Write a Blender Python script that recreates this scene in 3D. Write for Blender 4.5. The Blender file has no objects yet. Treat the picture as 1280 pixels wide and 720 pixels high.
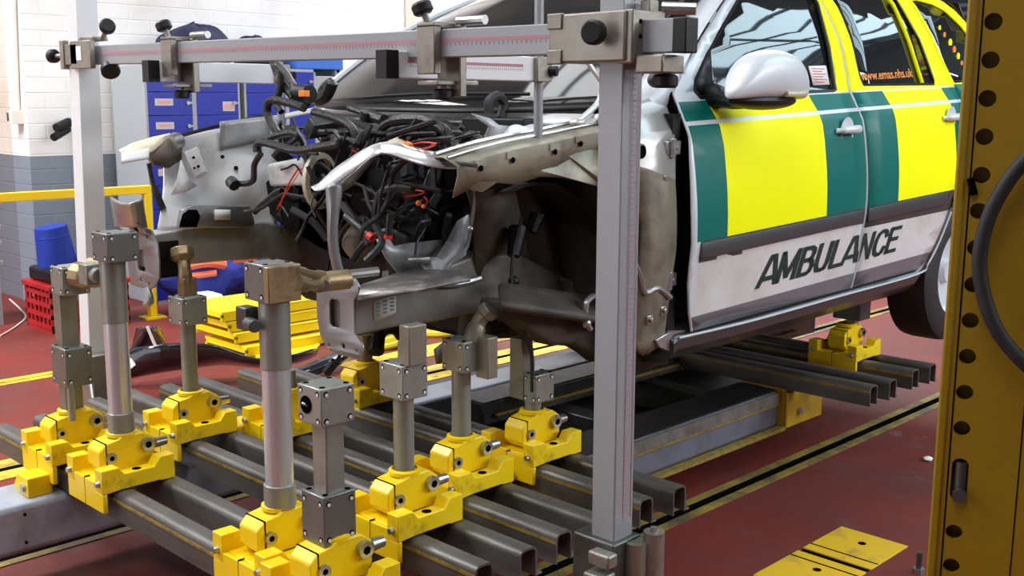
import bpy, bmesh, math, random
from mathutils import Vector, Matrix
from mathutils.geometry import tessellate_polygon
R = math.radians
scene = bpy.context.scene
COL = scene.collection
random.seed(7)

# ------------------------------------------------------------------ camera
FPX, PITCH, YAW, ROLL, EYE = 1370.0, R(9.73), R(45.4), R(0.3), 1.48
_fh = Vector((-math.cos(YAW), math.sin(YAW), 0)); _up = Vector((0, 0, 1))
CF = _fh*math.cos(PITCH) - _up*math.sin(PITCH)
_r = CF.cross(_up).normalized(); _u = _r.cross(CF)
CR = _r*math.cos(ROLL) + _u*math.sin(ROLL); CU = _u*math.cos(ROLL) - _r*math.sin(ROLL)
CP = Vector((0, 0, EYE))
cam_d = bpy.data.cameras.new('camera'); cam = bpy.data.objects.new('camera', cam_d); COL.objects.link(cam)
cam_d.sensor_width = 36.0; cam_d.lens = FPX/1280.0*36.0; cam_d.clip_start = 0.05
cam.matrix_world = Matrix(((CR.x, CU.x, -CF.x, CP.x), (CR.y, CU.y, -CF.y, CP.y), (CR.z, CU.z, -CF.z, CP.z), (0, 0, 0, 1)))
scene.camera = cam

def at(px, py, x=None, y=None, z=None):
    """point of the photograph's ray that lies on the plane x=, y= or z="""
    d = CF + CR*((px-640)/FPX) - CU*((py-360)/FPX)
    t = (x-CP.x)/d.x if x is not None else (y-CP.y)/d.y if y is not None else (z-CP.z)/d.z
    return CP + d*t

# ------------------------------------------------------------------ world, lights, exposure
w = bpy.data.worlds.new('world'); scene.world = w; w.use_nodes = True
w.node_tree.nodes['Background'].inputs[0].default_value = (0.75, 0.87, 1.0, 1)
w.node_tree.nodes['Background'].inputs[1].default_value = 1.0
def area(name, loc, aim, sx, sy, power, col=(1, 1, 1)):
    l = bpy.data.lights.new(name, 'AREA'); l.shape = 'RECTANGLE'; l.size = sx; l.size_y = sy; l.energy = power; l.color = col
    o = bpy.data.objects.new(name, l); COL.objects.link(o); o.location = loc
    o.rotation_euler = (Vector(aim)-Vector(loc)).to_track_quat('-Z', 'Y').to_euler(); return o
SKY_BACK = 44.0      # roof glazing over the locker wall
SKY_FAR = 6.0        # roof glazing at the far end of the hall
SKY_NEAR = 6.5
FRONT_FILL = 2.2  # added fill light in the unseen front wall, brightens tubes and left stands
MID_FILL = 11.0  # added roof pane over the bench, brightens stands and left-hand faces
SKY_REAR = 13.0
SIDE_FILL = 13.0  # added fill light high on the unseen right wall, brightens the car side
scene.view_settings.view_transform = 'Standard'; scene.view_settings.look = 'None'
scene.view_settings.gamma = 1.0; scene.view_settings.exposure = 0.0
scene.view_settings.use_curve_mapping = False

# ------------------------------------------------------------------ materials
MATS = {}
def mat(name, col, rough=0.5, metal=0.0, dirt=None, bump=None, coat=0.0, emit=None, spec=0.5, stretch=None, second=None):
    """dirt=(colour, scale, lo, hi): noise-mixed second colour; bump=(scale, strength)"""
    m = bpy.data.materials.new(name); m.use_nodes = True; nt = m.node_tree; N = nt.nodes; L = nt.links
    b = N['Principled BSDF']; b.inputs['Base Color'].default_value = (*col, 1); b.inputs['Roughness'].default_value = rough
    b.inputs['Metallic'].default_value = metal; b.inputs['Coat Weight'].default_value = coat; b.inputs['Coat Roughness'].default_value = 0.06
    b.inputs['Specular IOR Level'].default_value = spec
    tc = N.new('ShaderNodeTexCoord'); mp = N.new('ShaderNodeMapping'); L.new(tc.outputs['Object'], mp.inputs['Vector'])
    if stretch: mp.inputs['Scale'].default_value = stretch
    colout = None
    for d in (dirt, second):
        if not d: continue
        nz = N.new('ShaderNodeTexNoise'); nz.inputs['Scale'].default_value = d[1]; nz.inputs['Detail'].default_value = 8; nz.inputs['Roughness'].default_value = 0.62
        L.new(mp.outputs[0], nz.inputs['Vector'])
        mr = N.new('ShaderNodeMapRange'); mr.inputs['From Min'].default_value = d[2]; mr.inputs['From Max'].default_value = d[3]; L.new(nz.outputs['Fac'], mr.inputs['Value'])
        mx = N.new('ShaderNodeMix'); mx.data_type = 'RGBA'; L.new(mr.outputs[0], mx.inputs[0])
        if colout: L.new(colout, mx.inputs[6])
        else: mx.inputs[6].default_value = (*col, 1)
        mx.inputs[7].default_value = (*d[0], 1); colout = mx.outputs[2]
    if colout: L.new(colout, b.inputs['Base Color'])
    if bump:
        nz = N.new('ShaderNodeTexNoise'); nz.inputs['Scale'].default_value = bump[0]; nz.inputs['Detail'].default_value = 6; L.new(mp.outputs[0], nz.inputs['Vector'])
        bp = N.new('ShaderNodeBump'); bp.inputs['Strength'].default_value = bump[1]; bp.inputs['Distance'].default_value = 0.01
        L.new(nz.outputs['Fac'], bp.inputs['Height']); L.new(bp.outputs[0], b.inputs['Normal'])
    if emit: b.inputs['Emission Color'].default_value = (*emit[0], 1); b.inputs['Emission Strength'].default_value = emit[1]
    MATS[name] = m; return m

YEL = mat('yellow_paint', (0.90, 0.62, 0.003), 0.34, 0, dirt=((0.20, 0.13, 0.03), 11, 0.60, 0.80), bump=(60, 0.08))
YELW = mat('worn_yellow_paint', (0.55, 0.33, 0.012), 0.5, 0, dirt=((0.20, 0.12, 0.03), 7, 0.52, 0.80), bump=(40, 0.15), second=((0.7, 0.45, 0.02), 2.5, 0.45, 0.75))
YELR = mat('guard_rail_yellow', (0.93, 0.66, 0.003), 0.4)
GALV = mat('bench_grey_paint', (0.40, 0.44, 0.52), 0.42, 0.15, dirt=((0.12, 0.13, 0.15), 5, 0.5, 0.85), bump=(12, 0.1))
RAIL = mat('rail_steel', (0.135, 0.13, 0.122), 0.45, 0.45, dirt=((0.07, 0.058, 0.048), 12, 0.42, 0.75), bump=(35, 0.25), stretch=(0.25, 1, 1))
SCALE = mat('scale_tape', (0.30, 0.21, 0.03), 0.6, 0, dirt=((0.12, 0.08, 0.03), 40, 0.45, 0.7))
CHROME = mat('polished_tube', (0.60, 0.64, 0.68), 0.26, 0.6, bump=(60, 0.03), stretch=(1, 1, 8))
STEEL = mat('brushed_steel', (0.30, 0.32, 0.29), 0.36, 0.5, dirt=((0.22, 0.19, 0.12), 9, 0.5, 0.8), bump=(40, 0.05))
BRASSY = mat('tarnished_zinc', (0.34, 0.25, 0.14), 0.42, 0.75, dirt=((0.14, 0.09, 0.05), 12, 0.5, 0.75), bump=(30, 0.2))
OLIVE = mat('olive_zinc_steel', (0.27, 0.26, 0.205), 0.42, 0.6, dirt=((0.14, 0.12, 0.08), 10, 0.5, 0.75))
DOTW = mat('screw_glint', (0.85, 0.85, 0.85), 0.35, 0.3)
HEAD = mat('head_block_steel', (0.19, 0.20, 0.19), 0.36, 0.6, dirt=((0.12, 0.12, 0.10), 10, 0.5, 0.8))
DKSTEEL = mat('dark_steel', (0.11, 0.12, 0.115), 0.4, 0.7, dirt=((0.06, 0.05, 0.04), 10, 0.45, 0.7))
BOLT = mat('bolt_zinc', (0.45, 0.45, 0.43), 0.3, 0.9)
HOLE = mat('dark_hole', (0.004, 0.004, 0.004), 0.9, spec=0.0)
BLACK = mat('black_plastic', (0.010, 0.010, 0.011), 0.45, spec=0.3)
RUB = mat('black_rubber', (0.018, 0.018, 0.019), 0.6, bump=(30, 0.2))
ALU = mat('anodised_aluminium', (0.31, 0.325, 0.35), 0.40, 0.15, bump=(50, 0.03))
CAST = mat('cast_clamp_metal', (0.29, 0.27, 0.235), 0.42, 0.65, dirt=((0.17, 0.14, 0.11), 10, 0.5, 0.8), bump=(30, 0.15))
PINK = mat('scale_pink', (0.42, 0.20, 0.24), 0.6)
ALU_LIT = mat('bright_aluminium', (0.70, 0.71, 0.73), 0.38, 0.05)  # paler copy of the anodised aluminium; strong side light put into the colour
SILV = mat('silver_body_paint', (0.64, 0.67, 0.71), 0.42, 0.1, coat=0.12)
SILVD = mat('silver_dusty_paint', (0.34, 0.325, 0.25), 0.45, 0.2, dirt=((0.12, 0.09, 0.06), 5, 0.46, 0.70), bump=(9, 0.25))
GREEN = mat('livery_green', (0.0, 0.145, 0.122), 0.4, coat=0.06, spec=0.25)
FLUO = mat('livery_fluorescent_yellow', (1.0, 1.0, 0.0), 0.5, coat=0.0, spec=0.12)
WHITE = mat('livery_white', (0.72, 0.72, 0.72), 0.3, coat=0.4, dirt=((0.45, 0.38, 0.30), 2.2, 0.48, 0.8))
TRIMG = mat('moulding_grey', (0.05, 0.05, 0.053), 0.4)
SILL = mat('sill_dark', (0.035, 0.033, 0.035), 0.35, coat=0.3)
GLASS = mat('tinted_glass', (0.012, 0.015, 0.016), 0.03, 0.0, coat=0.0, spec=0.9)
WSG = mat('windscreen_glass', (0.022, 0.022, 0.022), 0.07, 0.0, spec=0.45, dirt=((0.06, 0.05, 0.042), 3, 0.5, 0.8), stretch=(1, .4, 2.5))
PRIMER = mat('bare_body_metal', (0.42, 0.42, 0.43), 0.3, 0.75, dirt=((0.16, 0.14, 0.12), 6, 0.5, 0.8), bump=(14, 0.35))
BARE = mat('bright_inner_wing', (0.92, 0.93, 0.94), 0.32, 0.0, dirt=((0.30, 0.29, 0.28), 4, 0.54, 0.8), bump=(6, 1.0))
BEAM = mat('chassis_leg_grey', (0.23, 0.225, 0.21), 0.42, 0.45, dirt=((0.09, 0.075, 0.06), 6, 0.42, 0.75), bump=(16, 0.3))
GRIME = mat('wheelhouse_grime', (0.075, 0.060, 0.047), 0.6, 0.1, dirt=((0.018, 0.014, 0.011), 4.5, 0.42, 0.66), bump=(10, 0.9), second=((0.20, 0.175, 0.145), 3.1, 0.62, 0.8))
BAYDK = mat('engine_bay_black', (0.006, 0.006, 0.006), 0.5, 0.0, spec=0.3, bump=(25, 0.5))
HARN = mat('wiring_harness', (0.014, 0.014, 0.015), 0.42, bump=(70, 0.4))
REDW = mat('red_wire', (0.75, 0.03, 0.015), 0.4)
ORW = mat('orange_plug', (0.95, 0.25, 0.02), 0.4)
CREAM = mat('cream_plastic', (0.62, 0.56, 0.42), 0.4, dirt=((0.4, 0.35, 0.25), 6, 0.5, 0.8))
LOCKB = mat('locker_blue', (0.004, 0.018, 0.32), 0.4)
LOCKG = mat('locker_grey', (0.33, 0.36, 0.38), 0.5)
PAPER = mat('paper_label', (0.50, 0.47, 0.48), 0.7)
PAPERB = mat('paper_print', (0.60, 0.33, 0.30), 0.7)
CLOTHD = mat('navy_cloth', (0.012, 0.016, 0.05), 0.85, bump=(30, 0.5))
CLOTHB = mat('blue_overall_cloth', (0.010, 0.022, 0.22), 0.8, bump=(25, 0.5))
CLOTHW = mat('white_cloth', (0.72, 0.72, 0.75), 0.8, bump=(25, 0.4))
HIVIS = mat('orange_reflective', (0.95, 0.22, 0.10), 0.6)
ROLLB = mat('blue_paper_roll', (0.003, 0.028, 0.30), 0.7, bump=(30, 0.3))
CRATE = mat('red_crate_plastic', (0.42, 0.015, 0.02), 0.4)
STACKY = mat('bright_yellow_steel', (0.95, 0.72, 0.01), 0.4)
HOSEY = mat('yellow_strap', (0.90, 0.72, 0.03), 0.5)
GLOSSB = mat('gloss_black_panel', (0.015, 0.018, 0.024), 0.14, coat=0.6, bump=(8, 0.3))
WHT = mat('white_sticker', (0.85, 0.85, 0.85), 0.5)
INKG = mat('dark_green_letters', (0.003, 0.035, 0.03), 0.4)
ORINK = mat('orange_letters', (0.85, 0.25, 0.02), 0.5)
REDINK = mat('red_print', (0.6, 0.08, 0.08), 0.6)
CREAMW = mat('cream_conduit', (0.75, 0.70, 0.62), 0.5)
SHUT = mat('shutter_dark', (0.03, 0.035, 0.045), 0.45, 0.3)
CONC = mat('ceiling_board', (0.10, 0.105, 0.11), 0.8)
SHED = mat('far_wall_dark', (0.06, 0.065, 0.07), 0.8)
TRUSS = mat('roof_steel', (0.05, 0.055, 0.06), 0.6)

def emis(name, col, s):
    m = bpy.data.materials.new(name); m.use_nodes = True; nt = m.node_tree; nt.nodes.clear()
    e = nt.nodes.new('ShaderNodeEmission'); e.inputs[0].default_value = (*col, 1); e.inputs[1].default_value = s
    o = nt.nodes.new('ShaderNodeOutputMaterial'); nt.links.new(e.outputs[0], o.inputs[0]); return m
SKYB = emis('roof_glazing_back', (0.97, 0.98, 1.0), SKY_BACK)
SKYF = emis('roof_glazing_far', (0.66, 0.88, 1.0), SKY_FAR)
SKYN = emis('roof_glazing_near', (0.95, 0.97, 1.0), SKY_NEAR)

def brick_mat(name, upper, lower, split, dirtc, scale=1.0):
    """painted brick: upper colour above world z=split, lower colour below; bump from a brick texture"""
    m = bpy.data.materials.new(name); m.use_nodes = True; nt = m.node_tree; N = nt.nodes; L = nt.links; b = N['Principled BSDF']
    b.inputs['Roughness'].default_value = 0.6
    g = N.new('ShaderNodeNewGeometry'); sp = N.new('ShaderNodeSeparateXYZ'); L.new(g.outputs['Position'], sp.inputs[0])
    ad = N.new('ShaderNodeMath'); ad.operation = 'ADD'; L.new(sp.outputs[0], ad.inputs[0]); L.new(sp.outputs[1], ad.inputs[1])
    cb = N.new('ShaderNodeCombineXYZ'); L.new(ad.outputs[0], cb.inputs[0]); L.new(sp.outputs[2], cb.inputs[1])
    br = N.new('ShaderNodeTexBrick'); L.new(cb.outputs[0], br.inputs['Vector']); br.inputs['Scale'].default_value = 1.0
    br.inputs['Brick Width'].default_value = 0.33; br.inputs['Row Height'].default_value = 0.108; br.inputs['Mortar Size'].default_value = 0.006; br.inputs['Mortar Smooth'].default_value = 0.6
    gt = N.new('ShaderNodeMath'); gt.operation = 'GREATER_THAN'; gt.inputs[1].default_value = split
    nz = N.new('ShaderNodeTexNoise'); nz.inputs['Scale'].default_value = 1.8; nz.inputs['Detail'].default_value = 7; L.new(g.outputs['Position'], nz.inputs['Vector'])
    n2 = N.new('ShaderNodeMath'); n2.operation = 'MULTIPLY_ADD'; n2.inputs[1].default_value = 0.02; L.new(nz.outputs['Fac'], n2.inputs[0]); L.new(sp.outputs[2], n2.inputs[2]); L.new(n2.outputs[0], gt.inputs[0])
    mx = N.new('ShaderNodeMix'); mx.data_type = 'RGBA'; mx.inputs[6].default_value = (*lower, 1); mx.inputs[7].default_value = (*upper, 1); L.new(gt.outputs[0], mx.inputs[0])
    mr = N.new('ShaderNodeMapRange'); mr.inputs['From Min'].default_value = 0.5; mr.inputs['From Max'].default_value = 0.85; L.new(nz.outputs['Fac'], mr.inputs['Value'])
    m2 = N.new('ShaderNodeMix'); m2.data_type = 'RGBA'; m2.blend_type = 'MULTIPLY'; L.new(mr.outputs[0], m2.inputs[0]); L.new(mx.outputs[2], m2.inputs[6]); m2.inputs[7].default_value = (*dirtc, 1)
    m3 = N.new('ShaderNodeMix'); m3.data_type = 'RGBA'; m3.blend_type = 'MULTIPLY'; L.new(m2.outputs[2], m3.inputs[6]); m3.inputs[7].default_value = (0.72, 0.70, 0.68, 1)
    fm = N.new('ShaderNodeMath'); fm.operation = 'MULTIPLY'; fm.inputs[1].default_value = 0.15; L.new(br.outputs['Fac'], fm.inputs[0]); L.new(fm.outputs[0], m3.inputs[0])
    L.new(m3.outputs[2], b.inputs['Base Color'])
    bp = N.new('ShaderNodeBump'); bp.invert = True; bp.inputs['Strength'].default_value = 0.3; bp.inputs['Distance'].default_value = 0.02; L.new(br.outputs['Fac'], bp.inputs['Height']); L.new(bp.outputs[0], b.inputs['Normal'])
    return m
BRICK = brick_mat('painted_brick_white', (0.82, 0.81, 0.80), (0.21, 0.25, 0.30), 1.08, (0.8, 0.76, 0.72))
BRICKS = brick_mat('painted_brick_beige', (0.70, 0.64, 0.57), (0.16, 0.17, 0.20), 1.08, (0.75, 0.68, 0.60))

def floor_mat():
    m = bpy.data.materials.new('red_painted_floor'); m.use_nodes = True; nt = m.node_tree; N = nt.nodes; L = nt.links; b = N['Principled BSDF']
    g = N.new('ShaderNodeNewGeometry')
    def noise(s, d=8, r=0.6):
        n = N.new('ShaderNodeTexNoise'); n.inputs['Scale'].default_value = s; n.inputs['Detail'].default_value = d; n.inputs['Roughness'].default_value = r; L.new(g.outputs['Position'], n.inputs['Vector']); return n
    def mix(fac, a, bc, mode='MIX'):
        x = N.new('ShaderNodeMix'); x.data_type = 'RGBA'; x.blend_type = mode; L.new(fac, x.inputs[0])
        if isinstance(a, tuple): x.inputs[6].default_value = (*a, 1)
        else: L.new(a, x.inputs[6])
        x.inputs[7].default_value = (*bc, 1); return x.outputs[2]
    def rng(n, a, c, hi=1.0):
        r = N.new('ShaderNodeMapRange'); r.inputs['From Min'].default_value = a; r.inputs['From Max'].default_value = c; r.inputs['To Max'].default_value = hi; L.new(n.outputs['Fac'], r.inputs['Value']); return r.outputs[0]
    c = mix(rng(noise(0.9), 0.4, 0.7), (0.20, 0.030, 0.022), (0.115, 0.036, 0.033))
    c = mix(rng(noise(5, 10, 0.7), 0.56, 0.72, 0.7), c, (0.13, 0.075, 0.07))
    c = mix(rng(noise(3.1, 10, 0.72), 0.62, 0.68, 0.7), c, (0.20, 0.15, 0.145))
    L.new(c, b.inputs['Base Color'])
    b.inputs['Specular IOR Level'].default_value = 0.25
    rr = N.new('ShaderNodeMapRange'); rr.inputs['To Min'].default_value = 0.42; rr.inputs['To Max'].default_value = 0.7; L.new(noise(4).outputs['Fac'], rr.inputs['Value']); L.new(rr.outputs[0], b.inputs['Roughness'])
    bp = N.new('ShaderNodeBump'); bp.inputs['Strength'].default_value = 0.12; bp.inputs['Distance'].default_value = 0.01; L.new(noise(25).outputs['Fac'], bp.inputs['Height']); L.new(bp.outputs[0], b.inputs['Normal'])
    return m
FLOOR = floor_mat()
FLY = mat('floor_line_yellow', (0.78, 0.56, 0.02), 0.5, dirt=((0.20, 0.13, 0.06), 6, 0.45, 0.7), second=((0.17, 0.06, 0.05), 14, 0.60, 0.68))
FLYB = mat('floor_plate_yellow', (0.72, 0.45, 0.02), 0.45, dirt=((0.22, 0.16, 0.08), 8, 0.55, 0.75))

# ------------------------------------------------------------------ geometry helpers
class G:
    def __init__(s): s.v = []; s.f = []; s.m = []
    def add(s, vs, fs, mi=0, M=None):
        n = len(s.v)
        for p in vs:
            p = Vector(p); s.v.append(M @ p if M else p)
        for q in fs: s.f.append([n+i for i in q]); s.m.append(mi)
        return s
    def box(s, x0, x1, y0, y1, z0, z1, mi=0, M=None):
        return s.add([(x0,y0,z0),(x1,y0,z0),(x1,y1,z0),(x0,y1,z0),(x0,y0,z1),(x1,y0,z1),(x1,y1,z1),(x0,y1,z1)],
                     [(0,3,2,1),(4,5,6,7),(0,1,5,4),(1,2,6,5),(2,3,7,6),(3,0,4,7)], mi, M)
    def cyl(s, p0, p1, r0, r1=None, n=20, mi=0, caps=True):
        p0 = Vector(p0); p1 = Vector(p1); r1 = r0 if r1 is None else r1
        d = (p1-p0).normalized(); a = d.orthogonal().normalized(); b = d.cross(a)
        vs = []
        for p, r in ((p0, r0), (p1, r1)):
            for k in range(n):
                t = 2*math.pi*(k+0.5)/n; vs.append(p + (a*math.cos(t)+b*math.sin(t))*r)
        fs = [(k, (k+1) % n, n+(k+1) % n, n+k) for k in range(n)]
        if caps: fs += [tuple(range(n-1, -1, -1)), tuple(range(n, 2*n))]
        return s.add(vs, fs, mi)
    def lathe(s, prof, n=28, M=None, mi=0, axis='z'):
        vs = []; fs = []
        for (r, h) in prof:
            for k in range(n):
                t = 2*math.pi*k/n; c, q = r*math.cos(t), r*math.sin(t)
                vs.append((c, q, h) if axis == 'z' else (h, c, q) if axis == 'x' else (q, h, c))
        for i in range(len(prof)-1):
            for k in range(n): fs.append((i*n+k, i*n+(k+1) % n, (i+1)*n+(k+1) % n, (i+1)*n+k))
        return s.add(vs, fs, mi, M)
    def prism(s, poly, axis, a, b, mi=0, M=None):
        """poly of 2-D points extruded along axis from a to b; axis x: (y,z), y: (x,z), z: (x,y)"""
        def P(u, v, t): return (t, u, v) if axis == 'x' else (u, t, v) if axis == 'y' else (u, v, t)
        n = len(poly); vs = [P(u, v, a) for u, v in poly] + [P(u, v, b) for u, v in poly]
        fs = [(i, (i+1) % n, n+(i+1) % n, n+i) for i in range(n)]
        tris = tessellate_polygon([[Vector((u, v, 0)) for u, v in poly]])
        for t in tris: fs.append(tuple(t)); fs.append(tuple(n+i for i in reversed(t)))
        return s.add(vs, fs, mi, M)
    def tube(s, pts, r, n=8, mi=0, smooth=True, seg=6):
        pts = [Vector(p) for p in pts]
        if smooth and len(pts) > 2:
            q = [pts[0]] + pts + [pts[-1]]; out = []
            for i in range(1, len(q)-2):
                p0, p1, p2, p3 = q[i-1], q[i], q[i+1], q[i+2]
                for k in range(seg):
                    t = k/seg; out.append(0.5*((2*p1)+(p2-p0)*t+(2*p0-5*p1+4*p2-p3)*t*t+(3*p1-p0-3*p2+p3)*t**3))
            out.append(pts[-1]); pts = out
        vs = []; fs = []; a = None
        for i, p in enumerate(pts):
            d = (pts[min(i+1, len(pts)-1)]-pts[max(i-1, 0)])
            d = d.normalized() if d.length > 1e-9 else Vector((0, 0, 1))
            a = (d.orthogonal() if a is None else (a-d*a.dot(d)))
            if a.length < 1e-6: a = d.orthogonal()
            a.normalize(); b = d.cross(a)
            rr = r[min(int(i*len(r)/len(pts)), len(r)-1)] if isinstance(r, (list, tuple)) else r
            for k in range(n):
                t = 2*math.pi*k/n; vs.append(p+(a*math.cos(t)+b*math.sin(t))*rr)
        for i in range(len(pts)-1):
            for k in range(n): fs.append((i*n+k, i*n+(k+1) % n, (i+1)*n+(k+1) % n, (i+1)*n+k))
        fs.append(tuple(range(n-1, -1, -1))); fs.append(tuple(range((len(pts)-1)*n, len(pts)*n)))
        return s.add(vs, fs, mi)
    def sphere(s, c, rx, ry=None, rz=None, n=16, mi=0, wob=0.0, seed=0):
        ry = ry or rx; rz = rz or rx; rnd = random.Random(seed); c = Vector(c); vs = []; fs = []; m = n//2
        for i in range(m+1):
            ph = math.pi*i/m
            for k in range(n):
                t = 2*math.pi*k/n; f = 1+(rnd.uniform(-wob, wob) if 0 < i < m else 0)
                vs.append(c+Vector((rx*math.sin(ph)*math.cos(t), ry*math.sin(ph)*math.sin(t), rz*math.cos(ph)))*f)
        for i in range(m):
            for k in range(n): fs.append((i*n+k, (i+1)*n+k, (i+1)*n+(k+1) % n, i*n+(k+1) % n))
        return s.add(vs, fs, mi)
    def grid(s, fn, nu, nv, mi=0, thick=None):
        vs = [fn(i/nu, j/nv) for i in range(nu+1) for j in range(nv+1)]
        fs = [(i*(nv+1)+j, (i+1)*(nv+1)+j, (i+1)*(nv+1)+j+1, i*(nv+1)+j+1) for i in range(nu) for j in range(nv)]
        return s.add(vs, fs, mi)
    def ribbon(s, A, B, mi=0):
        n = len(A); return s.add(list(A)+list(B), [(i, i+1, n+i+1, n+i) for i in range(n-1)], mi)
    def build(s, name, mats, parent=None, bevel=0, solid=0, ang=35, seg=2, subsurf=0, label=None):
        me = bpy.data.meshes.new(name)
        org = Vector((0, 0, 0)); q = parent
        while q is not None: org += q.location; q = q.parent
        me.from_pydata([tuple(p-org) for p in s.v], [], s.f)
        mats = mats if isinstance(mats, (list, tuple)) else [mats]
        for m in mats: me.materials.append(m)
        me.polygons.foreach_set('material_index', s.m)
        bm = bmesh.new(); bm.from_mesh(me)
        bmesh.ops.remove_doubles(bm, verts=bm.verts, dist=1e-5)
        bmesh.ops.recalc_face_normals(bm, faces=bm.faces); bm.to_mesh(me); bm.free()
        me.update(); me.shade_smooth()
        me.set_sharp_from_angle(angle=R(ang))
        o = bpy.data.objects.new(name, me); COL.objects.link(o); o.parent = parent
        if solid: md = o.modifiers.new('solid', 'SOLIDIFY'); md.thickness = solid; md.offset = 0
        if bevel: md = o.modifiers.new('bevel', 'BEVEL'); md.width = bevel; md.segments = seg; md.limit_method = 'ANGLE'; md.angle_limit = R(40)
        if subsurf: md = o.modifiers.new('sub', 'SUBSURF'); md.levels = subsurf; md.render_levels = subsurf
        if label: o['label'] = label
        return o

def tag(o, label, cat, group=None, kind=None):
    o['label'] = label; o['category'] = cat
    if group: o['group'] = group
    if kind: o['kind'] = kind
    return o
def thing(name, label, cat, loc=(0, 0, 0), group=None):
    o = bpy.data.objects.new(name, None); COL.objects.link(o); o.location = loc; o.empty_display_size = 0.1
    return tag(o, label, cat, group)
def struct(o): o['kind'] = 'structure'; return o
def dup(o, parent=None):
    c = o.copy(); COL.objects.link(c); c.parent = parent
    for ch in list(o.children): dup(ch, c)
    return c
def text_mesh(name, body, size, mat_, M, parent, ext=0.002, bold=0.0, label=None):
    cu = bpy.data.curves.new(name, 'FONT'); cu.body = body; cu.size = size; cu.extrude = ext; cu.offset = bold; cu.align_x = 'LEFT'; cu.resolution_u = 4
    t = bpy.data.objects.new('tmp', cu); COL.objects.link(t)
    bpy.context.view_layer.update()
    me = bpy.data.meshes.new_from_object(t.evaluated_get(bpy.context.evaluated_depsgraph_get())); bpy.data.objects.remove(t)
    w_ = max(v.co.x for v in me.vertices); x0 = min(v.co.x for v in me.vertices)
    org = parent.location if parent else Vector((0, 0, 0))
    for v in me.vertices: v.co = M(v.co, w_, x0) - org
    me.materials.clear(); me.materials.append(mat_)
    o = bpy.data.objects.new(name, me); COL.objects.link(o); o.parent = parent
    if label: o['label'] = label
    return o

# ================================================================== SETTING
XW, YN, YF, XE, ZC = -7.9, -4.0, 14.0, 4.5, 5.0
struct(G().box(-10.5, XE, YN, YF, -0.15, 0).build('floor', FLOOR))
struct(G().box(XW-0.3, XW, 3.15, YF, 0, ZC+1).build('wall_left', BRICK))
struct(G().box(-10.2, XW-0.3, 3.15, 3.4, 0, ZC+1).build('wall_left_return', BRICKS)).name = 'wall_left_pier'
struct(G().box(-10.5, -10.2, YN, 3.4, 0, ZC+1).build('wall_left_far', BRICKS))
struct(G().box(-10.5, XE, YF, YF+0.2, 0, ZC+1).build('wall_back', SHED))
PALE = mat('pale_wall_paint', (0.28, 0.28, 0.28), 0.7)
struct(G().box(-10.5, -7.2, YN-0.2, YN, 0, ZC+1).box(-3.6, XE, YN-0.2, YN, 0, ZC+1).box(-7.2, -3.6, YN-0.2, YN, 3.4, ZC+1).build('wall_front', PALE))
struct(G().add([(-7.2, YN-0.15, 0), (-3.6, YN-0.15, 0), (-3.6, YN-0.15, 3.4), (-7.2, YN-0.15, 3.4)], [(0, 1, 2, 3)]).build('window_9', emis('open_door_daylight', (0.95, 0.97, 1.0), FRONT_FILL)))  # glowing panel added behind the camera as fill light
struct(G().box(XE, XE+0.2, YN, YF, 0, 3.0).box(XE, XE+0.2, YN, YF, 4.6, ZC+1).box(XE, XE+0.2, YN, 2.5, 3.0, 4.6).box(XE, XE+0.2, 12.5, YF, 3.0, 4.6).build('wall_right', SHED))
struct(G().add([(XE+0.1, 2.5, 3.0), (XE+0.1, 12.5, 3.0), (XE+0.1, 12.5, 4.6), (XE+0.1, 2.5, 4.6)], [(0, 1, 2, 3)]).build('window_8', emis('side_glazing', (0.95, 0.97, 1.0), SIDE_FILL)))  # glowing strip added out of view to light faces turned to the right
g = G()
for i in range(21): g.box(XE+0.02, XE+0.08, 2.47+i*0.5, 2.53+i*0.5, 3.0, 4.6)
struct(g.build('trim_18', mat('window_bar_grey', (0.2, 0.2, 0.2), 0.6)))
# brick pier on the white wall
struct(G().box(XW, XW+0.02, 6.6, 6.83, 0, ZC).build('trim_1', mat('pier_beige', (0.62, 0.55, 0.47), 0.6))) 
# ceiling with roof-glazing openings; the last one in the list is added fill light
g = G()
wins = [(-7.6, -6.0, -3.5, 1.3), (-0.2, 3.6, 5.0, 13.0), (-1.2, 0.6, -2.5, 1.2), (-7.6, -3.6, 6.6, 12.5), (-3.7, -2.2, -0.4, 2.9)]
xs = sorted({-10.5, XE, *[a for q in wins for a in q[:2]]}); ys = sorted({YN, YF, *[a for q in wins for a in q[2:]]})
for i in range(len(xs)-1):
    for j in range(len(ys)-1):
        cx, cy = (xs[i]+xs[i+1])/2, (ys[j]+ys[j+1])/2
        if any(a < cx < b and c < cy < d for a, b, c, d in wins): continue
        g.box(xs[i], xs[i+1], ys[j], ys[j+1], ZC, ZC+0.12)
struct(g.build('ceiling', CONC))
for k, ((a, b, c, d), m) in enumerate(zip(wins, (SKYB, SKYF, SKYN, emis('roof_glazing_rear', (0.97, 0.98, 1.0), SKY_REAR), emis('roof_glazing_mid', (0.96, 0.98, 1.0), MID_FILL)))):
    struct(G().add([(a, c, ZC+0.2), (b, c, ZC+0.2), (b, d, ZC+0.2), (a, d, ZC+0.2)], [(0, 1, 2, 3)]).build('window_%d' % (k+1), m))
    g = G(); n = int((d-c)/0.8)
    for i in range(n+1):
        y = c+(d-c)*i/n; g.box(a, b, y-0.03, y+0.03, ZC+0.08, ZC+0.12)
    for i in range(1, 3):
        x = a+(b-a)*i/3; g.box(x-0.04, x+0.04, c, d, ZC+0.02, ZC+0.12)
    struct(g.build('trim_%d' % (k+12), TRUSS))
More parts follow.
